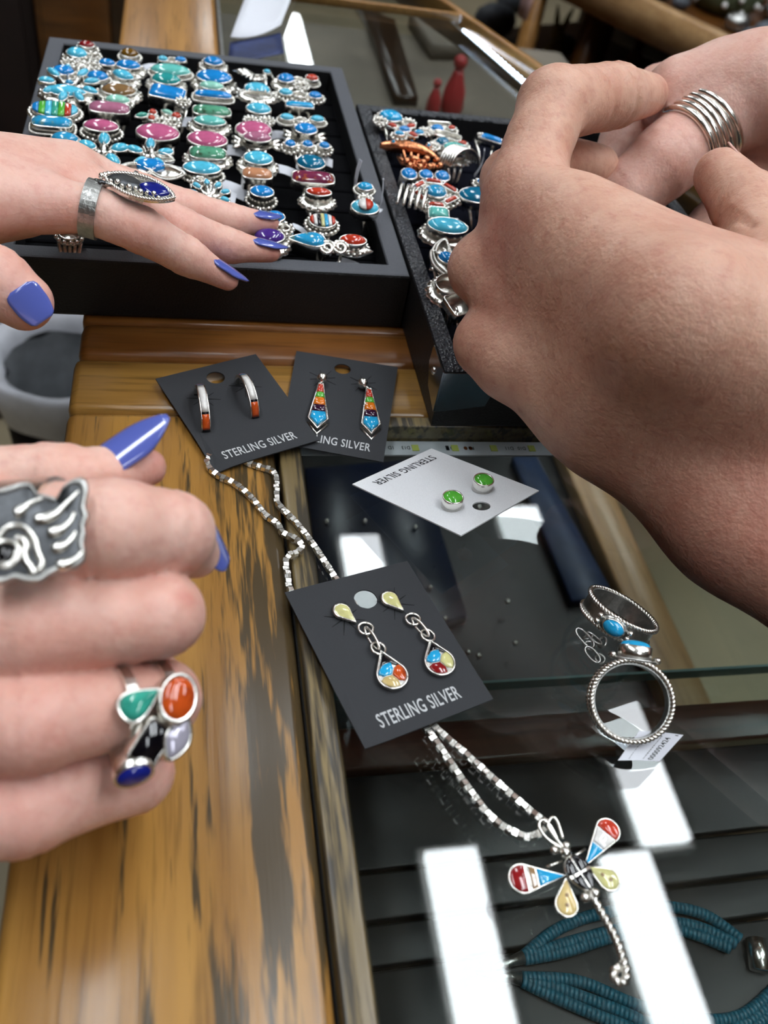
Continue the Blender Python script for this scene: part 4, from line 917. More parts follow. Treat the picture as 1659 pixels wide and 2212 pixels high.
# --- teardrop dangles on card C
def tear(F_, L, W, n=28):                        # a teardrop outline, point at +x end
    r = W / 2; d = L - r; th = math.acos(r / d); cx = -L / 2 + r
    return [(L / 2, 0)] + [(cx + (L / 2 - cx) * .5 + r * math.cos(th) * .5, r * math.sin(th) * .5)] + [(cx + r * math.cos(th + (2 * math.pi - 2 * th) * k / (n - 4)), r * math.sin(th + (2 * math.pi - 2 * th) * k / (n - 4))) for k in range(n - 3)] + [(cx + (L / 2 - cx) * .5 + r * math.cos(th) * .5, -r * math.sin(th) * .5)]
def tear_hw(x, L, W):
    r = W / 2; d = L - r; th = math.acos(r / d); cx = -L / 2 + r; xt = cx + r * math.cos(th)
    if x <= xt: return math.sqrt(max(0, r * r - (x - cx) ** 2))
    return max(0, r * math.sin(th) * (L / 2 - x) / (L / 2 - xt))
def dangle(lab, studc, studp, rings_, dtop, dbot, wd, cols, mir):
    n = KC.n; z0 = KC(.5, .5, .9); o = lambda p, h=0: onp(*p, z0, n) + n * h
    t = thing('dangle_earring', lab, 'earring', o(studc) - n * .8, 'teardrop dangle pair')
    c, p = o(studc), o(studp); F_ = frame(c, n, p - c); L = (p - c).length * 1.75; P = [(x - L * .08, y) for x, y in tear(F_, L, L * .62)]
    MB().loops([[F_(x, y, -.7) for x, y in P], [F_(x, y, .5) for x, y in P], [F_(x * .88, y * .84, .55) for x, y in P]]).out('stud', M['silver'], t)
    MB().loops([[F_(x * .86, y * .82, .56) for x, y in P], [F_(x * .7, y * .64, .75) for x, y in P]], False).out('stone', M['cream'], t)
    rp = [o(r, .1) for r in rings_]
    for k, r in enumerate(rp):
        G = frame(r, n + Vector((.2 * k, .1, 0)), (1, 0, 0)); MB().tube([G(2.0 * math.cos(a), 2.0 * math.sin(a), 0) for a in [2 * math.pi * j / 20 for j in range(20)]], .42, True, 7).out('jump_ring', M['silver'], t)
    m = (rp[0] + rp[1]) / 2; d = (rp[1] - rp[0]).normalized(); hl = (rp[1] - rp[0]).length / 2 + .3; e = n * .8 + n.cross(d) * .45
    MB().tube([m + d * hl * math.cos(a) + e * math.sin(a) * 1.15 for a in [2 * math.pi * j / 24 for j in range(24)]], .42, True, 7).out('oval_link', M['silver'], t)
    a_, b_ = o(dtop), o(dbot); ax = (b_ - a_).normalized(); L = (b_ - a_).length; W = wd; F_ = frame((a_ + b_) / 2, n, -ax)
    P = tear(F_, L, W, 36)
    MB().loops([[F_(x, y, -.8) for x, y in P], [F_(x, y, .4) for x, y in P]]).out('backing', M['silver'], t, False)
    MB().tube([F_(x, y, .5) for x, y in P], .33, True, 6).out('bezel', M['silver'], t)
    R = W / 2 - .38; cx = -L / 2 + W / 2                              # round of inlays at the bottom
    def inl(poly, cc):
        c0 = (sum(p[0] for p in poly) / len(poly), sum(p[1] for p in poly) / len(poly))
        MB().loops([[F_(x, y, .35) for x, y in poly], [F_(c0[0] + (x - c0[0]) * .98, c0[1] + (y - c0[1]) * .98, .7) for x, y in poly], [F_(c0[0] + (x - c0[0]) * .8, c0[1] + (y - c0[1]) * .8, .85) for x, y in poly]]).out('stone', M[cc], t)
    q = [cx + R * .55 + (L / 2 - .9 - cx - R * .55) * j / 6 for j in range(7)]
    inl([(x, max(.1, tear_hw(x, L, W) - .5)) for x in q] + [(x, -max(.1, tear_hw(x, L, W) - .5)) for x in q[::-1]] + [(cx + R * .95, -R * .35), (cx + R * 1.04, 0), (cx + R * .95, R * .35)], 'jet')
    def arc(a0, a1, m_=9): return [(cx + R * math.cos(math.radians(a0 + (a1 - a0) * j / m_)), mir * R * math.sin(math.radians(a0 + (a1 - a0) * j / m_))) for j in range(m_ + 1)]
    for a0, a1, cc in ((-30, 86, cols[0]), (90, 206, cols[1]), (210, 326, cols[2])):
        A_ = arc(a0, a1); c1, c2 = A_[-1], A_[0]; mid = ((c1[0] + c2[0]) / 2, (c1[1] + c2[1]) / 2); inw = (cx + (mid[0] - cx) * .05, mid[1] * .05)
        inl(A_[1:-1] + [(A_[-1][0] * .6 + inw[0] * .4, A_[-1][1] * .6 + inw[1] * .4), inw, (A_[0][0] * .6 + inw[0] * .4, A_[0][1] * .6 + inw[1] * .4)], cc)
dangle('left teardrop dangle with cream at the tip and coral on its right', (750, 1330), (777, 1352), [(790, 1358), (817, 1401)], (822, 1408), (860, 1488), 8.0, ('tq', 'ivory', 'spinycoral'), 1)
dangle('right teardrop dangle with dark red at the lower left and yellow on its right', (853, 1304), (879, 1327), [(892, 1338), (924, 1373)], (928, 1385), (962, 1459), 8.0, ('tq', 'red', 'cream'), 1)
# ---------------------------------------------------------------- chain and dragonfly
def chain(px):
    P = []
    for q in px: P.append(at(q[0], q[1], q[2] if len(q) > 2 else 1.1))
    return smooth_path(P, 8)
t = thing('necklace_chain', 'silver box chain running from the hoop card to the dragonfly', 'chain', at(652, 1180, 0))
def box_chain(path):
    q = resample(path, 1.5); mb = MB()
    for i in range(len(q) - 1):
        d = (q[i + 1] - q[i]).normalized(); s_ = d.cross(Vector((0, 0, 1))).normalized(); u = s_.cross(d); c = (q[i] + q[i + 1]) / 2; a = .98; h = .66
        e = .16 * (1 if i % 2 else -1) + .1 * math.sin(i * 1.7); S, U = s_ * math.cos(e) + u * math.sin(e), u * math.cos(e) - s_ * math.sin(e); g_ = .74 if i % 2 else .84
        A = [c - d * h + (S + U) * g_, c - d * h + (U - S) * g_, c - d * h - (S + U) * g_, c - d * h + (S - U) * g_]
        mb.loops([A, [p + d * 2 * h for p in A]])
    return mb
mb = box_chain(chain([(480, 960), (452, 985), (448, 1003), (456, 1016), (475, 1030), (510, 1047), (545, 1078), (572, 1112), (600, 1133), (610, 1152), (636, 1163), (652, 1178), (646, 1192), (625, 1200), (617, 1215), (622, 1245), (627, 1275), (660, 1330), (760, 1440), (880, 1530), (921, 1575), (970, 1645), (1012, 1705), (1058, 1764), (1105, 1797), (1140, 1809), (1166, 1800, 1.8), (1182, 1785, 2.2)]))
o_ = mb.out('links', M['silver'], t, False); o_['kind'] = 'stuff'
mb = box_chain(chain([(500, 985), (547, 1004), (568, 1011), (588, 1017), (597, 1036), (598, 1080), (606, 1096), (640, 1130), (682, 1185), (724, 1249), (800, 1360), (880, 1500), (936, 1568), (1010, 1634), (1088, 1704), (1150, 1757), (1176, 1776, 2.0), (1184, 1784, 2.2)]))
o_ = mb.out('links', M['silver'], t, False); o_['kind'] = 'stuff'
DZ = 3.0
D = lambda x, y, z=DZ: at(x, y, z)
t = thing('dragonfly_pendant', 'silver dragonfly pendant with inlaid wings and a twisted wire tail', 'pendant', D(1246, 1888, 0))
UP = Vector((0, 0, 1))
for lp_ in ([(1222, 1838), (1196, 1805), (1184, 1785), (1188, 1770), (1197, 1766), (1206, 1780), (1216, 1812)], [(1214, 1832), (1182, 1812), (1166, 1790), (1166, 1775), (1176, 1772), (1190, 1786), (1205, 1815)]):
    MB().tube(smooth_path([D(x, y, 3.2 + 1.3 * math.sin(k * .5)) for k, (x, y) in enumerate(lp_)], 5), .42, False, 7).out('bail', M['silver'], t)
for x, y, r in ((1221, 1842, 1.45), (1197, 1837, 1.05), (1223, 1827, 1.05), (1187, 1829, .0)): 
    if r: MB().ball(D(x, y, 3.4), r, 12, 8).out('head_bead', M['silver'], t)
MB().tube([D(1215, 1860, 2.6), D(1180, 1873, 2.4)], .35).out('wing_wire', M['silver'], t); MB().tube([D(1232, 1855, 2.6), D(1265, 1834, 2.4)], .35).out('wing_wire', M['silver'], t)
def lobe(A, B, W, cols, pw=1.0):                 # inlaid petal from root A to round tip B
    a, b = D(*A), D(*B); L = (b - a).length; F_ = frame((a + b) / 2, UP, a - b); P = tear(F_, L, W, 36)
    MB().loops([[F_(x, y, -.9) for x, y in P], [F_(x, y, .35) for x, y in P]]).out('wing_plate', M['silver'], t, False)
    MB().tube([F_(x, y, .4) for x, y in P], .25, True, 6).out('wing_rim', M['silver'], t)
    def hw(x):
        return max(.05, tear_hw(x, L, W) * .93)
    x0 = -L / 2
    for f0, f1, cc in cols:
        xa, xb = x0 + L * f0 + .12, x0 + L * f1 - .12; m = 8; pol = [(xa + (xb - xa) * k / m, hw(xa + (xb - xa) * k / m)) for k in range(m + 1)]
        pol = pol + [(x, -y) for x, y in pol[::-1]]; cx = (xa + xb) / 2
        MB().loops([[F_(x, y, .3) for x, y in pol], [F_(x, y, .6) for x, y in pol], [F_(cx + (x - cx) * .82, y * .8, .85) for x, y in pol]]).out('stone', M[cc], t)
    return F_, L
lobe((1219, 1893), (1099, 1901), 6.3, ((.015, .31, 'red'), (.34, .36, 'white'), (.37, .5, 'tan'), (.51, .98, 'tq')))
lobe((1262, 1872), (1324, 1777), 5.7, ((.015, .26, 'coral'), (.27, .54, 'white'), (.55, .98, 'tq')))
for A, B in (((1221, 1899), (1223, 1981)), ((1268, 1874), (1336, 1914))):
    F_, L = lobe(A, B, 5.0, ((.02, .97, 'ivory' if A[0] < 1240 else 'cream'),))
    for k in (-.22, .04): MB().ball(F_(L * k, 0, .82), .5, 8, 5, (1, 1, .3)).out('pit', M['brown'], t)
a, b = D(1227, 1852), D(1276, 1926); F_ = frame((a + b) / 2, UP, a - b); L = (b - a).length; W = 6.2
P = [(math.cos(2 * math.pi * k / 36) * L / 2, math.sin(2 * math.pi * k / 36) * W / 2 * (1 + .22 * math.cos(2 * math.pi * k / 36)) * .98) for k in range(36)]
MB().loops([[F_(x, y, -.8) for x, y in P], [F_(x, y, .8) for x, y in P], [F_(x * .95, y * .92, 1.0) for x, y in P]]).out('body_plate', M['silver'], t)
for sx in (0, 1):
    for sy in (0, 1):
        q = [(.2, .18)] + [(L / 2 * .95 * math.cos(A), W / 2 * .93 * math.sin(A)) for A in [math.radians(6 + 78 * j / 8) for j in range(9)]]
        q = [((x if sx else -x), (y if sy else -y) * (1 + .2 * (x if sx else -x) / (L / 2))) for x, y in q]
        cx, cy = sum(p[0] for p in q) / len(q), sum(p[1] for p in q) / len(q)
        MB().loops([[F_(x, y, .9) for x, y in q], [F_(x, y, 1.2) for x, y in q], [F_(cx + (x - cx) * .85, cy + (y - cy) * .85, 1.35) for x, y in q]]).out('stone', M['jet'], t)
for x, y in ((1263, 1939), (1285, 1930)): MB().ball(D(x, y, 2.6), 1.25, 10, 7).out('tail_bead', M['silver'], t)
mb = MB(); tail = [(1274, 1928), (1286, 1948), (1299, 1971), (1314, 1998), (1327, 2022), (1338, 2050), (1346, 2075), (1352, 2096), (1352, 2114), (1342, 2124), (1329, 2118), (1324, 2104), (1331, 2092), (1342, 2090)]
rope(mb, smooth_path([D(x, y, 2.2) for x, y in tail], 6), 1.0, False, 3.0, 8); mb.out('tail', M['silver'], t)
MB().tube([D(1270, 1922, 2.6), D(1290, 1955, 2.6), D(1302, 1978, 2.4)], [.5, .5, .2]).out('tail_solder', M['silver'], t)
# ---------------------------------------------------------------- the two chained rings
t = thing('chained_rings', 'two small turquoise rings with twisted rims linked by a chain, with a barcode tag', 'rings', at(1340, 1400, 0))
def twist_ring(c, ax, up, R, wd, cabdir, cabL, cabW, cabh, seg=48):
    ax = Vector(ax).normalized(); F_ = frame(c, ax, up)
    mb = MB(); pr = [(R - .9, -wd / 2), (R, -wd / 2), (R, wd / 2), (R - .9, wd / 2)]
    lo = [[F_(r * math.cos(a), r * math.sin(a), z) for r, z in pr] for a in [2 * math.pi * k / seg for k in range(seg)]]; lo.append(lo[0])
    b = mb.loops(lo, False, False).out('band', M['dull_silver'], t, False)
    for k in (-1, 1):
        mb = MB(); rope(mb, [F_((R + .05) * math.cos(a), (R + .05) * math.sin(a), k * wd / 2) for a in [2 * math.pi * j / seg for j in range(seg)]], .75, True, 2.1, 6); mb.out('twisted_rim', M['silver'], t)
    a = math.radians(cabdir); n_ = F_(math.cos(a), math.sin(a)) - F_.o; o = F_(R * math.cos(a), R * math.sin(a)); G = frame(o, n_, ax.cross(n_)); P = outline(cabL, cabW, 'oval', 28)
    MB().loops([[G(x * 1.25, y * 1.1, 0) for x, y in P], [G(x * 1.25, y * 1.1, .6) for x, y in P]]).out('base_plate', M['dull_silver'], t)
    MB().loops([[G(x, y, .5) for x, y in P], [G(x, y, cabh) for x, y in P], [G(x * .92, y * .9, cabh + .1) for x, y in P]]).out('setting', M['silver'], t)
    MB().loops([[G(x * .9, y * .88, cabh) for x, y in P], [G(x * .75, y * .72, cabh + .9) for x, y in P], [G(x * .4, y * .4, cabh + 1.4) for x, y in P], [G(x * .1, y * .1, cabh + 1.5) for x, y in P]], False).out('stone', M['tq'], t)
    for sx in (-1, 1):
        for dy in (-.9, .9): MB().ball(G(sx * (cabL / 2 + 1.3), dy, .9), .95, 10, 7).out('bead', M['silver'], t)
    return F_, G
ax1 = CR * .94 * .46 + CU * .94 * .89 - CF * .33; z1 = 10.2 * math.sqrt(1 - ax1.normalized().z ** 2) + 2.5 * abs(ax1.normalized().z) + .9
c1 = at(1337, 1331, z1); F1, G1 = twist_ring(c1, ax1, -CF * .85 - CR * .42 - CU * .25, 10.4, 5.0, 0, 6.6, 4.8, 1.7)
ax2 = (-ray(1361, 1516).normalized() + CR * .2 - CU * .02).normalized(); z2 = 10.4 * math.sqrt(1 - ax2.z ** 2) + 2.3 * abs(ax2.z) + .7
c2 = at(1361, 1514, z2); F2, G2_ = twist_ring(c2, ax2, CU + CR * .14, 10.3, 4.6, 0, 9.0, 6.2, 4.0)
lk = [((1302, 1377), (1300, 1398)), ((1298, 1392), (1268, 1366)), ((1276, 1372), (1262, 1380)), ((1246, 1358), (1281, 1398)), ((1263, 1393), (1284, 1396)), ((1266, 1398), (1294, 1430)), ((1288, 1416), (1304, 1430))]
for k, (a, b) in enumerate(lk):
    p, q = at(*a, 1.1 + .8 * (k % 2)), at(*b, 1.1 + .8 * (k % 2)); d = (q - p) / 2; m = (p + q) / 2; s_ = UP.cross(d.normalized()) * (1 if k % 2 else .75) + UP * (.35 if k % 2 else .6)
    MB().tube([m + d * math.copysign(abs(math.cos(A)) ** .7, math.cos(A)) + s_ * 1.15 * math.sin(A) for A in [2 * math.pi * j / 22 for j in range(22)]], .36, True, 6).out('chain_link', M['dull_silver'], t)
tp = [at(1380, 1579, 4.5), at(1475.6, 1588, 3), at(1424, 1645, .8), at(1334, 1643, 1.2)]
def tg(u, v, h=0): return tp[3].lerp(tp[2], u).lerp(tp[0].lerp(tp[1], u), v) + Vector((0, -.3, .95)) * (h + .8 * math.sin(math.pi * u))
mb = MB(); n = 8; lo = []
for k in range(n + 1): u = k / n; lo.append([tg(u, 0), tg(u, 1), tg(u, 1, .2), tg(u, 0, .2)])
pt_ = mb.loops(lo).out('price_tag', M['paper'], t, False)
mb = MB(); rr = random.Random(2); y = .06
while y < .86:
    w_ = rr.choice((.014, .014, .03, .04)); mb.add([tg(.2, y, .23), tg(.55, y, .23), tg(.55, y + w_, .23), tg(.2, y + w_, .23)], [(0, 1, 2, 3)]); y += w_ + rr.choice((.016, .024))
mb.out('barcode', M['print_black'], pt_, False)['kind'] = 'stuff'
V, F = textmesh('000092424'); mb = MB(); mb.add([tg(.78 - .14 * b, .04 + .8 * a, .24) for a, b in V], F); mb.out('tag_number', M['print_black'], pt_, False)['kind'] = 'stuff'
V, F = textmesh('1'); mb = MB(); mb.add([tg(.9 - .08 * b, .93 + .03 * a, .24) for a, b in V], F); mb.out('tag_number', M['print_black'], pt_, False)
fl = [at(1357, 1597, 2.0), at(1327, 1606, 1.6), at(1333, 1636, 1.0), at(1352, 1630, 1.4)]
MB().prism(fl, (0, 0, 1), .25).out('tag_flap', M['clear'], t, False)

# ---------------------------------------------------------------- hands: one skin grown over the bones as a distance field
def rc(P, a, b, ra, rb):                          # tapered capsule
    ba = b - a; L2 = float(ba @ ba) + 1e-9; t = np.clip(((P - a) @ ba) / L2, 0, 1)
    return np.sqrt((((P - a) - t[:, None] * ba) ** 2).sum(1)) - (ra + (rb - ra) * t)
def smin(a, b, k):
    h = np.clip(.5 + .5 * (b - a) / k, 0, 1); return b + (a - b) * h - k * h * (1 - h)
def surface_nets(f, o, h):
    s = f < 0; nx, ny, nz = f.shape
    c = [s[i:nx - 1 + i, j:ny - 1 + j, k:nz - 1 + k] for i in (0, 1) for j in (0, 1) for k in (0, 1)]
    n = sum(x.astype(np.int8) for x in c); act = (n > 0) & (n < 8); idx = np.argwhere(act)
    num = -np.ones(act.shape, np.int64); num[act] = np.arange(len(idx))
    acc = np.zeros((len(idx), 3)); cnt = np.zeros(len(idx))
    I, J, K = idx.T
    for a in [(0, 0, 0), (1, 0, 0), (0, 1, 0), (0, 0, 1), (1, 1, 0), (1, 0, 1), (0, 1, 1)]:
        for d in range(3):
            if a[d]: continue
            b = list(a); b[d] = 1
            fa = f[I + a[0], J + a[1], K + a[2]]; fb = f[I + b[0], J + b[1], K + b[2]]; m = (fa < 0) != (fb < 0)
            t = np.where(m, fa / np.where(m, fa - fb, 1), 0)
            p = np.tile(np.array(a, float), (len(idx), 1)); p[:, d] += t; acc[m] += p[m]; cnt[m] += 1
    V = o + (idx + acc / cnt[:, None]) * h; Q = []
    for d in range(3):
        sl0 = [slice(None)] * 3; sl1 = [slice(None)] * 3; sl0[d] = slice(0, -1); sl1[d] = slice(1, None)
        A, B = s[tuple(sl0)], s[tuple(sl1)]; e = np.argwhere(A != B); u, v = (d + 1) % 3, (d + 2) % 3
        e = e[(e[:, u] > 0) & (e[:, v] > 0) & (e[:, u] < f.shape[u] - 1) & (e[:, v] < f.shape[v] - 1)]
        flip = ~A[tuple(e.T)]; q = []
        for du, dv in ((-1, -1), (0, -1), (0, 0), (-1, 0)):
            w_ = e.copy(); w_[:, u] += du; w_[:, v] += dv; q.append(num[tuple(w_.T)])
        q = np.stack(q, 1); q[flip] = q[flip][:, ::-1]; Q.append(q)
    Q = np.concatenate(Q); return V, Q[(Q >= 0).all(1)]
def hand(label, mat, palm, fingers, kp=7, h=1.15, ridges=(), flush=(), creases=(), kf=5, name='hand', group=None):
    """palm: list of (p, q, rp, rq); fingers: list of chains [(p, r), ...]; everything in mm"""
    ar = lambda p: np.array(p, float)
    pts = [(ar(p), r) for a in palm for p, r in ((a[0], a[2]), (a[1], a[3]))] + [(ar(p), r) for f in fingers for p, r in f]
    lo = np.min([p - r for p, r in pts], 0) - 4; hi = np.max([p + r for p, r in pts], 0) + 4
    n = np.ceil((hi - lo) / h).astype(int) + 1
    G = np.stack(np.meshgrid(*[lo[i] + h * np.arange(n[i]) for i in range(3)], indexing='ij'), -1).reshape(-1, 3)
    def loc(bones, ks):                           # distance of a few bones, near them only
        d = np.full(len(G), 60.0)
        L = np.min([np.minimum(ar(a), ar(b)) - max(ra, rb) for a, b, ra, rb in bones], 0) - 14; H = np.max([np.maximum(ar(a), ar(b)) + max(ra, rb) for a, b, ra, rb in bones], 0) + 14
        m = ((G > L) & (G < H)).all(1); P = G[m]; x = None
        for a, b, ra, rb in bones:
            y = rc(P, ar(a), ar(b), ra, rb); x = y if x is None else smin(x, y, ks)
        d[m] = x; return d
    D0 = loc(palm, kp)
    for a, b, ra, rb, k in ridges: D0 = smin(D0, loc([(a, b, ra, rb)], 1), k)
    D = D0.copy()
    for f in fingers:
        b = [(f[i][0], f[i + 1][0], f[i][1], f[i + 1][1]) for i in range(len(f) - 1)]
        df = loc(b, 2.5)
        for i in range(1, len(f) - 1):             # folds of skin over each joint
            c, r = ar(f[i][0]), f[i][1]; ax = ar(f[i + 1][0]) - ar(f[i - 1][0]); ax /= np.linalg.norm(ax) + 1e-9
            v = G - c; q = v @ ax; near_ = np.abs(q) < 9; rr = np.sqrt((v ** 2).sum(1)); near_ &= rr < r * 1.9
            for off in (-2.6, 0, 2.4): df[near_] += .6 * np.exp(-((q[near_] - off + .35 * np.sin(v[near_][:, 0] * .9 + v[near_][:, 2])) / .9) ** 2)
            df[near_] -= .35 * np.exp(-(q[near_] / 6.5) ** 2)
        D = smin(D, smin(D0, df, kf), .6)
    for c, r, ax, dep, wd in creases:
        v = G - ar(c); a = ar(ax); a = a / np.linalg.norm(a); m = (v ** 2).sum(1) < r * r
        D[m] += dep * np.exp(-((v[m] @ a) / wd) ** 2)
    V, Q = surface_nets(D.reshape(n), lo, h)
    nb = np.concatenate([Q[:, [0, 1]], Q[:, [1, 2]], Q[:, [2, 3]], Q[:, [3, 0]]])   # one round of smoothing
    for _ in range(1):
        S = np.zeros_like(V); cn = np.zeros(len(V)); np.add.at(S, nb[:, 0], V[nb[:, 1]]); np.add.at(cn, nb[:, 0], 1); np.add.at(S, nb[:, 1], V[nb[:, 0]]); np.add.at(cn, nb[:, 1], 1)
        V = V * .5 + .5 * S / np.maximum(cn, 1)[:, None]
    c = V.mean(0); base = Vector((float(c[0]), float(c[1]), float(V[:, 2].min())))
    me = bpy.data.meshes.new(name); me.from_pydata([tuple(p) for p in ((V - np.array(base)) / 1000)], [], [tuple(q) for q in Q.tolist()]); me.materials.append(mat)
    me.polygons.foreach_set('use_smooth', [True] * len(me.polygons))
    fl = np.zeros(len(V))
    for p, r, s_ in flush: fl = np.maximum(fl, s_ * np.exp(-((V - ar(p)) ** 2).sum(1) / (r * r)))
    at_ = me.attributes.new('flush', 'FLOAT', 'POINT'); at_.data.foreach_set('value', fl.astype(np.float32)); me.update()
    o = bpy.data.objects.new(name, me); C.objects.link(o); o.location = base / 1000; PL[o.name] = base
    return tag(o, label, 'hand', group)
def J(px, py, z, r): p = at(px, py, z); return (p, mmr(p, r))
def JD(px, py, d, r): p = pd(px, py, d); return (p, mmr(p, r))
def bones(*js): return [(js[i][0], js[i + 1][0], js[i][1], js[i + 1][1]) for i in range(len(js) - 1)]
def nail(par, base, tipdir, nrm, W, L, mat, pointed=.5, sag=.28, nm='nail', droop=.0):
    F_ = frame(base, nrm, tipdir); mb = MB(); nu, nv = 10, 14; G = []
    for j in range(nv + 1):
        v = j / nv; w_ = W / 2 * min(1, math.sqrt(max(0, 1 - (1 - min(1, v / .22)) ** 2)) * .45 + .55)
        if v > .5: w_ *= 1 - pointed * ((v - .5) / .5) ** 1.7
        if v > .93: w_ *= .78
        G.append([(L * v, w_ * (2 * i / nu - 1), -sag * (w_ * (2 * i / nu - 1)) ** 2 / (W / 2) - droop * L * v * v) for i in range(nu + 1)])
    V = [F_(x, y, z + .25) for r in G for x, y, z in r] + [F_(x, y, z - .35) for r in G for x, y, z in r]; q = nu + 1; o = q * (nv + 1); Fc = []
    for j in range(nv):
        for i in range(nu): a = j * q + i; Fc.append((a, a + 1, a + q + 1, a + q)[::-1]); Fc.append((a + o, a + 1 + o, a + q + 1 + o, a + q + o))
    for i in range(nu): Fc.append((i, i + 1, i + 1 + o, i + o)); a = nv * q + i; Fc.append((a + 1, a, a + o, a + 1 + o))
    for j in range(nv): a = j * q; Fc.append((a + q, a, a + o, a + q + o)); a += nu; Fc.append((a, a + q, a + q + o, a + o))
    return mb.add(V, Fc).out(nm, mat, par)
# --- upper left: left hand lying palm down over the tray
ix = [J(100, 440, 57, 54), J(205, 455, 57, 50), J(305, 497, 53, 48), J(402, 553, 44, 40), J(492, 603, 35, 25)]
mi = [J(170, 408, 53, 48), J(290, 432, 52, 44), J(395, 495, 45, 42), J(490, 530, 38, 36), J(585, 545, 33, 22)]
ri = [J(205, 392, 49, 44), J(310, 422, 46, 42), J(405, 454, 40, 40), J(500, 477, 35, 34), J(580, 482, 31, 23)]
pk = [J(190, 372, 46, 40), J(290, 405, 38, 34), J(340, 425, 32, 30), J(385, 445, 29, 26), J(418, 458, 27, 20)]
th = [J(-230, 540, 56, 92), J(-110, 560, 54, 80), J(-15, 606, 50, 74), J(52, 652, 46, 62)]
wr = [J(-420, 420, 66, 120), J(-900, 400, 90, 150)]
palm = bones(ix[0], wr[0]) + bones(mi[0], wr[0]) + bones(ri[0], J(-400, 390, 64, 110)) + bones(J(150, 362, 54, 48), J(-400, 370, 62, 105)) + bones(wr[0], wr[1]) + bones(J(-230, 540, 56, 92), wr[0]) + bones(J(30, 420, 52, 84), J(-160, 430, 56, 110))
hA = hand('left hand with lavender nails spread flat over the left ring tray', M['skin_fair'], palm, [ix, mi, ri, pk, th], kp=9,
    flush=[(ix[0][0], 13, .45), (ix[4][0], 9, .8), (mi[4][0], 9, .8), (ri[4][0], 9, .8), (ix[2][0], 9, .4), (mi[2][0], 9, .45), (ri[2][0], 8, .4), (th[3][0], 12, .6), (at(60, 470, 50), 14, .5)],
    creases=[(th[2][0] + Vector((0, 0, 8)), 10, (th[3][0] - th[2][0]), .3, .8)], name='hand', group='hands of the nail polished customer')
def tipnail(h_, f, W, L, mat, up, frac=.3, ptd=.55, lift=.86, droop=.12, nm='nail', side=0):
    a, b = f[-2][0], f[-1][0]; d = (b - a).normalized(); u = Vector(up); u = (u - d * u.dot(d)).normalized(); u = (u + d.cross(u) * side).normalized()
    base = a.lerp(b, frac) + u * (f[-2][1] * (1 - frac) + f[-1][1] * frac) * lift
    return nail(h_, base, d - u * .12, u, W, L, mat, ptd, nm=nm, droop=droop)
tipnail(hA, ix, 8.8, 16, M['polish'], CU * .85 + CR * .3 - CF * .55, .4, .7, .86, .08)
tipnail(hA, mi, 8.8, 16, M['polish'], CU * .8 - CF * .6, .42, .7, .86, .08)
tipnail(hA, ri, 9, 15, M['polish'], CU * .75 - CF * .65, .38, .7, .86, .08)
tipnail(hA, pk, 6, 8, M['polish'], (0, .2, 1), .3, .5)
vw = (Vector((0, 0, CAMZ)) - th[3][0]).normalized(); u = (vw + CR * .12).normalized(); d = CR * .62 - CU * .72; d = (d - u * d.dot(u)).normalized()
nail(hA, th[3][0] + u * th[3][1] * .95 + CR * 1.2 - CU * .6 - d * 5.2, d, u, 9.6, 10.5, M['polish'], .3, .16, droop=.04)
# its rings
def finger_band(t, nm, c, ax, R, wd, th_, mat, a0=0, a1=360, up=(0, 0, 1)):
    F_ = frame(c, ax, up); n = 40; full = a1 - a0 >= 360; mb = MB()
    lo = [[F_((R + k) * math.cos(a), (R + k) * math.sin(a), z) for k, z in ((0, -wd / 2), (th_, -wd / 2), (th_, wd / 2), (0, wd / 2))] for a in [math.radians(a0 + (a1 - a0) * j / n) for j in range(n + 1)]]
    mb.loops(lo, not full, not full); mb.out(nm, mat, t, False); return F_
c, r = ix[1]; c = at(200, 452, 57); r = ix[1][1] * 1.13; ax = (ix[2][0] - ix[0][0])
t = thing('ring', 'flat silver band ring with a small leaf end on the index finger over the tray', 'ring', c - Vector((0, 0, r)), 'rings worn on the hands')
F_ = finger_band(t, 'band', c, ax, r * .99, 4.6, .9, M['dull_silver'], 0, 360)
fx = (mi[1][0] - at(215, 388, 60)).normalized(); lp = F_(r + .9, 0, 0)
mb = MB(); q = at(213, 388, 66); P = [at(198, 398, 64), at(206, 390, 65), at(222, 393, 65.5), at(244, 404, 65), at(226, 403, 64.5), at(214, 405, 64)]
mb.prism(P, Vector((0, -.3, 1)), 1.0, .2); mb.out('leaf_end', M['dull_silver'], t); MB().tube([at(214, 397, 66.6), at(218, 393, 66.8), at(224, 394, 66.6), at(227, 398, 66.2)], .5).out('curl', M['oxide'], t)
c = at(296, 430, 53); r = mi[1][1] * 1.05
t = thing('ring', 'long pointed silver ring with a lapis inlay on the middle finger over the tray', 'ring', c - Vector((0, 0, r)), 'rings worn on the hands')
for k in (-1, 0, 1): finger_band(t, 'band', c + (mi[2][0] - mi[1][0]).normalized() * 2.2 * k, mi[2][0] - mi[0][0], r * 1.0, 1.2, .8, M['silver'])
zt = 64; Am, Bm = at(226, 371, zt + 3), at(376, 447, zt - 3); axm = (Bm - Am).normalized(); nm_ = (Vector((.05, -.12, 1))); F_ = frame((Am + Bm) / 2, nm_, axm); L = (Bm - Am).length
def leafpoly(L, W, n=30): return [(L / 2 * math.cos(a), W / 2 * math.copysign(abs(math.sin(a)) ** 1.5, math.sin(a))) for a in [2 * math.pi * k / n for k in range(n)]]
P = leafpoly(L, 11)
MB().loops([[F_(x, y, 0) for x, y in P], [F_(x, y, .8) for x, y in P]]).out('plate', M['silver'], t, False)
mb = MB(); rope(mb, [F_(x * .97, y * .95, 1.1) for x, y in P], .6, True, 1.7, 6); mb.out('rope_edge', M['silver'], t)
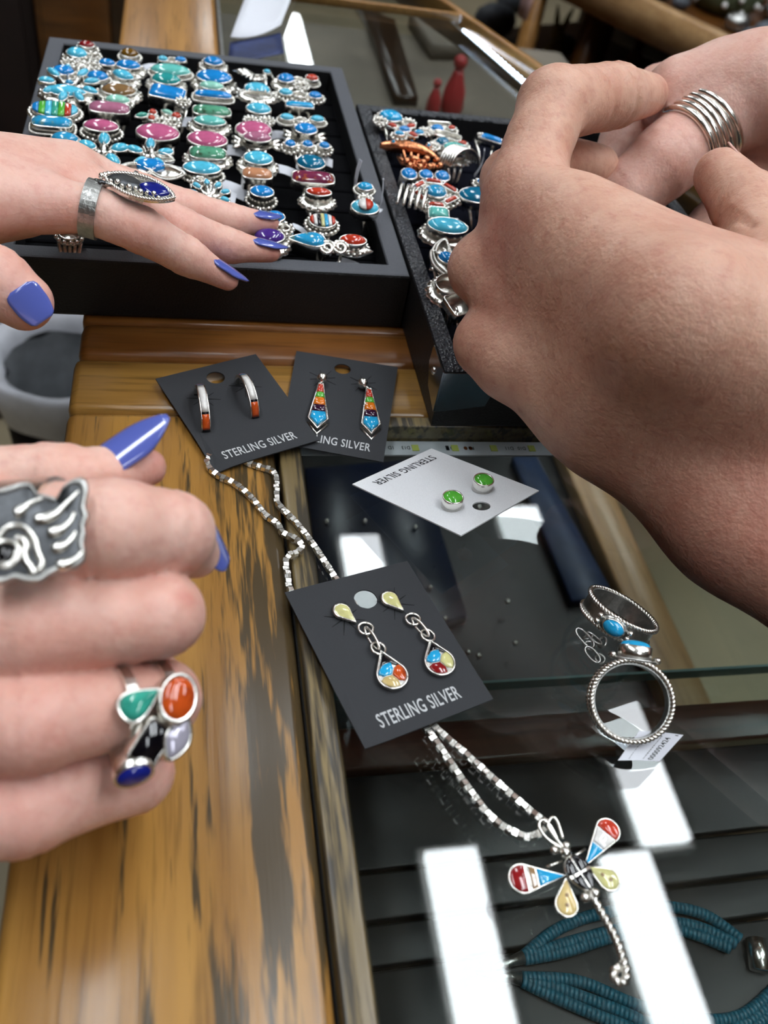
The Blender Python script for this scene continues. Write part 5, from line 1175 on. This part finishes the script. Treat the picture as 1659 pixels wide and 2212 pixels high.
P2 = leafpoly(L * .42, 6.5); MB().loops([[F_(x + L * .2, y + .4, .8) for x, y in P2], [F_(x + L * .2, y + .4, 1.7) for x, y in P2], [F_(L * .2 + x * .8, y * .7 + .4, 2.1) for x, y in P2]]).out('stone', M['lapis'], t)
P2 = leafpoly(L * .5, 6.5); MB().loops([[F_(x - L * .2, y + .2, .8) for x, y in P2], [F_(x - L * .2, y + .2, 1.1) for x, y in P2]]).out('dark_field', M['oxide'], t)
mb = MB()
for k in range(9):
    x = -L * .36 + L * .085 * k; mb.ball(F_(x, -2.4 + .6 * math.sin(k * 2.1), 1.4), 1.0 if k % 2 else .75, 8, 5)
mb.out('scrollwork', M['silver'], t)['kind'] = 'stuff'
for k in range(3): MB().ball(F_(-L / 2 - .4 + .7 * k, .9 * (k - 1), 1.0), .95, 9, 6).out('tip_bead', M['silver'], t)
# --- lower left: right hand folded into a loose fist on the rail
ix = [J(-110, 1165, 58, 112), J(60, 1150, 64, 106), J(245, 1142, 67, 106), J(372, 1150, 62, 86), J(422, 1196, 52, 54)]
mi = [J(-110, 1370, 55, 112), J(60, 1358, 57, 106), J(345, 1328, 53, 90), J(330, 1300, 40, 72), J(240, 1280, 34, 60)]
ri = [J(-110, 1560, 46, 112), J(60, 1560, 47, 108), J(345, 1512, 38, 82), J(330, 1480, 26, 66), J(250, 1450, 22, 56)]
pk = [J(-120, 1740, 33, 108), J(40, 1742, 32, 104), J(290, 1672, 24, 78), J(290, 1630, 15, 62), J(210, 1590, 13, 52)]
th = [J(-220, 1100, 52, 110), J(-80, 1050, 58, 84), J(110, 1034, 60, 74), J(225, 1028, 59, 58), J(318, 1010, 57, 42)]
wr = [J(-520, 1420, 42, 260), J(-1000, 1420, 50, 300)]
palm = bones(ix[0], J(-500, 1330, 48, 170)) + bones(mi[0], J(-500, 1400, 46, 170)) + bones(ri[0], J(-500, 1470, 42, 170)) + bones(pk[0], J(-500, 1540, 36, 160)) + bones(J(-480, 1420, 44, 210), J(-1100, 1400, 52, 270)) + bones(J(-220, 1100, 52, 110), J(-480, 1350, 46, 170))
hB = hand('right hand with lavender nails folded on the oak rail, wearing a bear paw ring', M['skin_fair'], palm, [ix, mi, ri, pk, th], kp=10, h=1.1, kf=3,
    flush=[(ix[3][0], 10, .35), (mi[2][0], 11, .5), (ri[2][0], 11, .45), (pk[2][0], 10, .5), (th[4][0], 8, .8), (at(120, 1490, 58), 12, .55), (at(60, 1640, 48), 14, .6), (at(30, 1720, 42), 16, .55), (at(75, 1385, 68), 2.6, 1.2), (at(142, 1355, 67), 1.8, .9), (at(405, 1290, 60), 3, .9)],
    name='hand', group='hands of the nail polished customer')
a, b = th[-2][0], th[-1][0]
nb_, nt_ = at(206, 1004, 63), at(370, 936, 63); d = nt_ - nb_; L = d.length; u = Vector((-.25, -.25, 1)); nail(hB, nb_, d, u, 8.6, L, M['polish'], .8, .3, droop=.02)
nb_ = at(206, 1003, 61.5); nail(hB, at(182, 1006, 62.3), nt_ - nb_, u, 6.4, 5, M['nailtip'], .1, .3)
q = at(450, 1152, 56); d = at(450, 1246, 44) - q; nail(hB, q + CR * .9, d, CR + CU * .15 - CF * .25, 8.5, d.length * .72, M['polish'], .45, .25)
for f in (mi, ri, pk): tipnail(hB, f, 6.5, 10, M['polish'], (0, .3, -1), .4)
# bear paw ring
c0 = at(95, 1160, 76); vn = (Vector((0, 0, CAMZ)) - c0).normalized(); pn = (vn * .8 + Vector((0, -.1, .6))).normalized()
t = thing('ring', 'large silver bear paw ring with a spiral on the index finger of the lower hand', 'ring', c0 - Vector((0, 0, 14)), 'rings worn on the hands')
Z = lambda x, y, h=0: onp(x / 3.19, 920 + y / 3.19, c0, pn) + pn * h
ol = [(-150, 470), (0, 440), (70, 420), (140, 398), (210, 400), (245, 455), (290, 475), (350, 490), (400, 500), (440, 425), (490, 385), (540, 366), (590, 378), (612, 440), (598, 510), (592, 570), (612, 625), (588, 690), (594, 760), (578, 815), (592, 880), (572, 950), (500, 992), (430, 1000), (350, 1032), (280, 1080), (180, 1082), (90, 1062), (0, 1092), (-120, 1050), (-170, 760)]
sm = smooth_path([Vector((x, y, 0)) for x, y in ol], 3, True); cx, cy = 230, 720
MB().loops([[Z(p.x, p.y, -.6) for p in sm], [Z(p.x, p.y, .7) for p in sm], [Z(cx + (p.x - cx) * .96, cy + (p.y - cy) * .96, 1.1) for p in sm], [Z(cx + (p.x - cx) * .9, cy + (p.y - cy) * .9, 1.0) for p in sm], [Z(cx + (p.x - cx) * .87, cy + (p.y - cy) * .87, .55) for p in sm]]).out('paw_plate', M['dull_silver'], t, True)
MB().loops([[Z(cx + (p.x - cx) * .87, cy + (p.y - cy) * .87, .56) for p in sm], [Z(cx + (p.x - cx) * .86, cy + (p.y - cy) * .86, .6) for p in sm]]).out('oxidised_field', M['oxide'], t)
for cl in ([(100, 618), (140, 600), (180, 568), (235, 530), (295, 512)], [(245, 655), (320, 648), (390, 615), (450, 555), (500, 505), (545, 460)], [(335, 750), (400, 735), (450, 705), (490, 660), (515, 605)], [(362, 856), (420, 845), (465, 818), (500, 780), (522, 735)], [(395, 972), (450, 962), (500, 940), (545, 905), (572, 868)]):
    p_ = smooth_path([Z(x, y, .95) for x, y in cl], 4); n = len(p_); MB().tube(p_, [.85 - .6 * (k / (n - 1)) ** 1.4 + .25 * math.sin(math.pi * min(1, k / n * 2.2)) for k in range(n)], False, 10).out('claw', M['silver'], t)
for cl, r in (([(-60, 860), (0, 770), (45, 715), (100, 695), (160, 705), (215, 750), (248, 810), (262, 880), (292, 950), (270, 1010)], .6), ([(110, 790), (150, 790), (180, 830), (172, 890), (180, 940), (215, 985), (235, 1030)], .75), ([(10, 960), (70, 960), (100, 930), (122, 860)], .55)):
    MB().tube(smooth_path([Z(x, y, .9) for x, y in cl], 4), r, False, 10).out('spiral', M['silver'], t)
F_ = frame(Z(40, 890, .5), pn, (1, 0, 0)); MB().loops([[F_(2.1 * math.cos(a), 2.1 * math.sin(a), h_) for a in [2 * math.pi * k / 24 for k in range(24)]] for h_ in (.1, .3)]).out('hole', M['jet'], t)
MB().tube([F_(2.2 * math.cos(a), 2.2 * math.sin(a), .4) for a in [2 * math.pi * k / 24 for k in range(24)]], .45, True).out('hole_rim', M['silver'], t)
c, r = ix[1]; c = at(70, 1150, 64); finger_band(t, 'band', c, ix[2][0] - ix[0][0], r * 1.01, 11, .9, M['silver'])
# cluster ring on the ring finger
c1_ = at(300, 1520, 40); fa = ri[2][0] - ri[1][0]
t = thing('ring', 'silver cluster ring with turquoise, orange, black, pearl and blue stones on the lower hand', 'ring', c1_ - Vector((0, 0, 9)), 'rings worn on the hands')
rb_ = ri[1][1] * .25 + ri[2][1] * .75
for k in (-4, 4): finger_band(t, 'band', at(292, 1522, 40) + fa.normalized() * k, fa, rb_ * 1.04, 2.2, .9, M['silver'])
c0 = at(330, 1555, 48); vn = (Vector((0, 0, CAMZ)) - c0).normalized(); pn = (vn * .75 + fa.normalized() * .35 + Vector((0, -.35, .1))).normalized()
def cab(px, py, shp, L, W, rot, h_, col, nn, dz=0):
    o = onp(px, py, c0, pn) - nn.normalized() * h_ + pn * dz; F_ = frame(o, nn, CR * math.cos(rot) + CU * math.sin(rot)); P = outline(L, W, shp, 28)
    MB().loops([[F_(x, y, -1.5) for x, y in P], [F_(x, y, h_) for x, y in P], [F_(x * .93, y * .91, h_ + .15) for x, y in P], [F_(x * .87, y * .84, h_) for x, y in P]]).out('setting', M['silver'], t)
    MB().loops([[F_(x * .87, y * .84, h_ - .1) for x, y in P], [F_(x * .75, y * .72, h_ + .5) for x, y in P], [F_(x * .45, y * .42, h_ + .85) for x, y in P], [F_(x * .1, y * .1, h_ + .95) for x, y in P]] if col != 'jet' else [[F_(x * .87, y * .84, h_ - .1) for x, y in P], [F_(x * .84, y * .8, h_ + .15) for x, y in P]], False).out('stone', M[col], t)
cab(302, 1517, 'pear', 8.4, 7.4, .6, 2.6, 'seagreen', vn)
cab(386, 1508, 'oval', 7.4, 9.6, -.1, 4.5, 'spinycoral', vn + CR * .4 + CU * .1)
cab(328, 1606, 'rect', 8.4, 6.0, .85, 3.6, 'jet', vn + CR * .4 - CU * .2)
cab(386, 1594, 'marq', 9.0, 5.6, .95, 2.6, 'pearl', vn + CR * .6)
cab(290, 1676, 'oval', 7.4, 5.6, .1, 4.6, 'lapis', vn - CU * .8 + CR * .2)
# --- right: the helper's left hand holding a ring on another finger
ix = [JD(1135, 425, 263, 84), JD(1160, 320, 267, 72), JD(1196, 226, 273, 76), JD(1322, 208, 293, 66), JD(1398, 205, 311, 44)]
mi = [JD(1110, 545, 264, 66), JD(1098, 385, 277, 58), JD(1180, 340, 301, 52), JD(1290, 360, 316, 46)]
ri = [JD(1100, 655, 265, 66), JD(1040, 580, 272, 70), JD(1110, 520, 292, 58), JD(1210, 480, 302, 48)]
pk = [JD(1105, 785, 262, 72), JD(1048, 742, 268, 66), JD(1110, 690, 284, 54), JD(1190, 650, 294, 44)]
th = [JD(1640, 760, 230, 150), JD(1672, 590, 246, 96), JD(1618, 452, 265, 74), JD(1556, 378, 277, 56)]
wr = [JD(1590, 960, 227, 235), JD(2250, 1420, 234, 320)]
la = [J(1305, 880, 40, 124), J(1600, 1124, 29, 140), J(2000, 1380, 28, 190)]
lb = [J(1400, 780, 58, 150), J(1684, 1020, 38, 165), J(2150, 1260, 34, 200)]
lc = [J(1470, 690, 80, 140), J(1768, 925, 46, 160), J(2300, 1150, 42, 200)]
palm = bones(ix[0], lc[0]) + bones(mi[0], JD(1450, 730, 226, 140)) + bones(ri[0], lb[0]) + bones(pk[0], la[0]) + bones(*la) + bones(*lb) + bones(*lc) + bones(JD(1640, 760, 227, 140), lc[1]) + bones(JD(1250, 520, 249, 105), JD(1560, 640, 234, 120)) + bones(JD(1640, 760, 227, 140), lb[0])
rid = []
for f_, e_ in ((ix, J(1500, 700, 60, 140)), (mi, lb[0]), (ri, J(1420, 860, 50, 140)), (pk, la[0])):
    k0 = f_[0][0] - CF * (f_[0][1] * .62); e0 = e_[0] - CF * (e_[1] * .86); rid.append((k0, k0.lerp(e0, .12), 4.6, 3.6, 5)); rid.append((k0, k0.lerp(e0, .9), 3.0, 1.8, 4))
hC = hand('tanned left hand turning a ring on another finger at the right', M['skin_tan'], palm, [ix, mi, ri, pk, th], kp=13, h=1.25, ridges=rid, kf=7,
    flush=[(ix[0][0], 16, .5), (mi[0][0] - CF * 9, 15, .95), (ri[0][0] - CF * 9, 13, .7), (pk[0][0], 13, .45), (ix[4][0], 8, .7), (ix[3][0], 9, .5), (th[3][0], 10, .5), (pd(1500, 620, 225), 22, .3), (la[1][0] - CF * 15, 30, .75), (lb[1][0] - CF * 12, 26, .5), (lb[0][0] - CF * 15, 18, .3)],  # arm spots: reddish skin, plus shade of the lower arm put into colour
    creases=[(ix[3][0] - Vector((1, 0, 0)), 12, (ix[3][0] - ix[2][0]), 1.3, .9), (ix[2][0].lerp(ix[3][0], .55), 12, ix[3][0] - ix[2][0] + CU * 6, .7, 1.0), (pd(1540, 470, 262), 12, CR + CU * .2, 1.0, 1.2), (pd(1585, 500, 255), 12, CR + CU * .3, .8, 1.2)], name='hand')
d = (th[3][0] - th[2][0]).normalized(); u = CR * .85 + CU * .35 - CF * .55; u = (u - d * u.dot(d)).normalized()
nail(hC, th[3][0] - d * 4 + u * th[3][1] * .93, d, u, 10, 10.5, M['nailtip'], .15, .2)
for f in (mi, ri, pk): tipnail(hC, f, 7, 8, M['nailtip'], (.2, .5, -1), .4, .2)
d = (ix[4][0] - ix[3][0]).normalized(); tipnail(hC, ix, 8, 9, M['nailtip'], CF + CU * .3, .5, .15, .9)
# --- far right: the hand that wears the coil ring
fg = [JD(1640, 190, 318, 100), JD(1545, 262, 318, 80), JD(1440, 345, 316, 77), JD(1350, 425, 320, 70), JD(1312, 458, 326, 52)]
f2 = [JD(1560, 190, 326, 86), JD(1440, 215, 339, 66), JD(1360, 300, 346, 60), JD(1310, 380, 348, 48)]
f3 = [JD(1700, 260, 326, 90), JD(1640, 400, 332, 70), JD(1540, 500, 336, 60), JD(1470, 560, 340, 48)]
f4 = [JD(1780, 330, 326, 80), JD(1720, 470, 336, 62), JD(1630, 560, 340, 54), JD(1570, 610, 344, 42)]
f5 = [JD(1640, 170, 344, 80), JD(1500, 180, 364, 60), JD(1420, 200, 376, 54), JD(1370, 230, 384, 40)]
palm = bones(fg[0], JD(2000, 260, 290, 150)) + bones(f2[0], JD(2000, 210, 296, 140)) + bones(f3[0], JD(2000, 330, 290, 150)) + bones(f4[0], JD(2000, 380, 290, 150)) + bones(f5[0], JD(2000, 200, 300, 140)) + bones(JD(2000, 280, 292, 165), JD(2700, 300, 270, 190)) + bones(JD(1470, 205, 322, 78), JD(1640, 185, 312, 82))
hD = hand('pinkish hand wearing the wide coil ring at the far right', M['skin_pink'], palm, [fg, f2, f3, f4, f5], kp=10, h=1.4, kf=6,
    flush=[(fg[2][0], 10, .5), (pd(1640, 250, 285), 14, .6), (pd(1480, 200, 300), 10, .4)], name='hand')
for f in (fg, f2, f3, f4, f5): tipnail(hD, f, 7.5, 9, M['nailtip'], (-.3, .2, .6), .4, .2)
ax = (fg[1][0] - fg[2][0]).normalized(); c = pd(1505, 292, 317); r = mmr(c, 79)
t = thing('ring', 'wide silver coil ring of five polished rows being tried on at the right', 'ring', c - Vector((0, 0, r)), 'rings worn on the hands')
for k in range(5):
    o = c + ax * (k - 2) * 2.9; F_ = frame(o, (ax + Vector((.0, .06, .1)) * (.6 * (k - 2) / 2)).normalized(), CU)
    R = r * (1.0 + .012 * k); MB().tube([F_(R * math.cos(a), R * math.sin(a), .5 * math.sin(a + k)) for a in [2 * math.pi * j / 48 for j in range(48)]], 1.55, True, 10).out('coil', M['silver'], t)
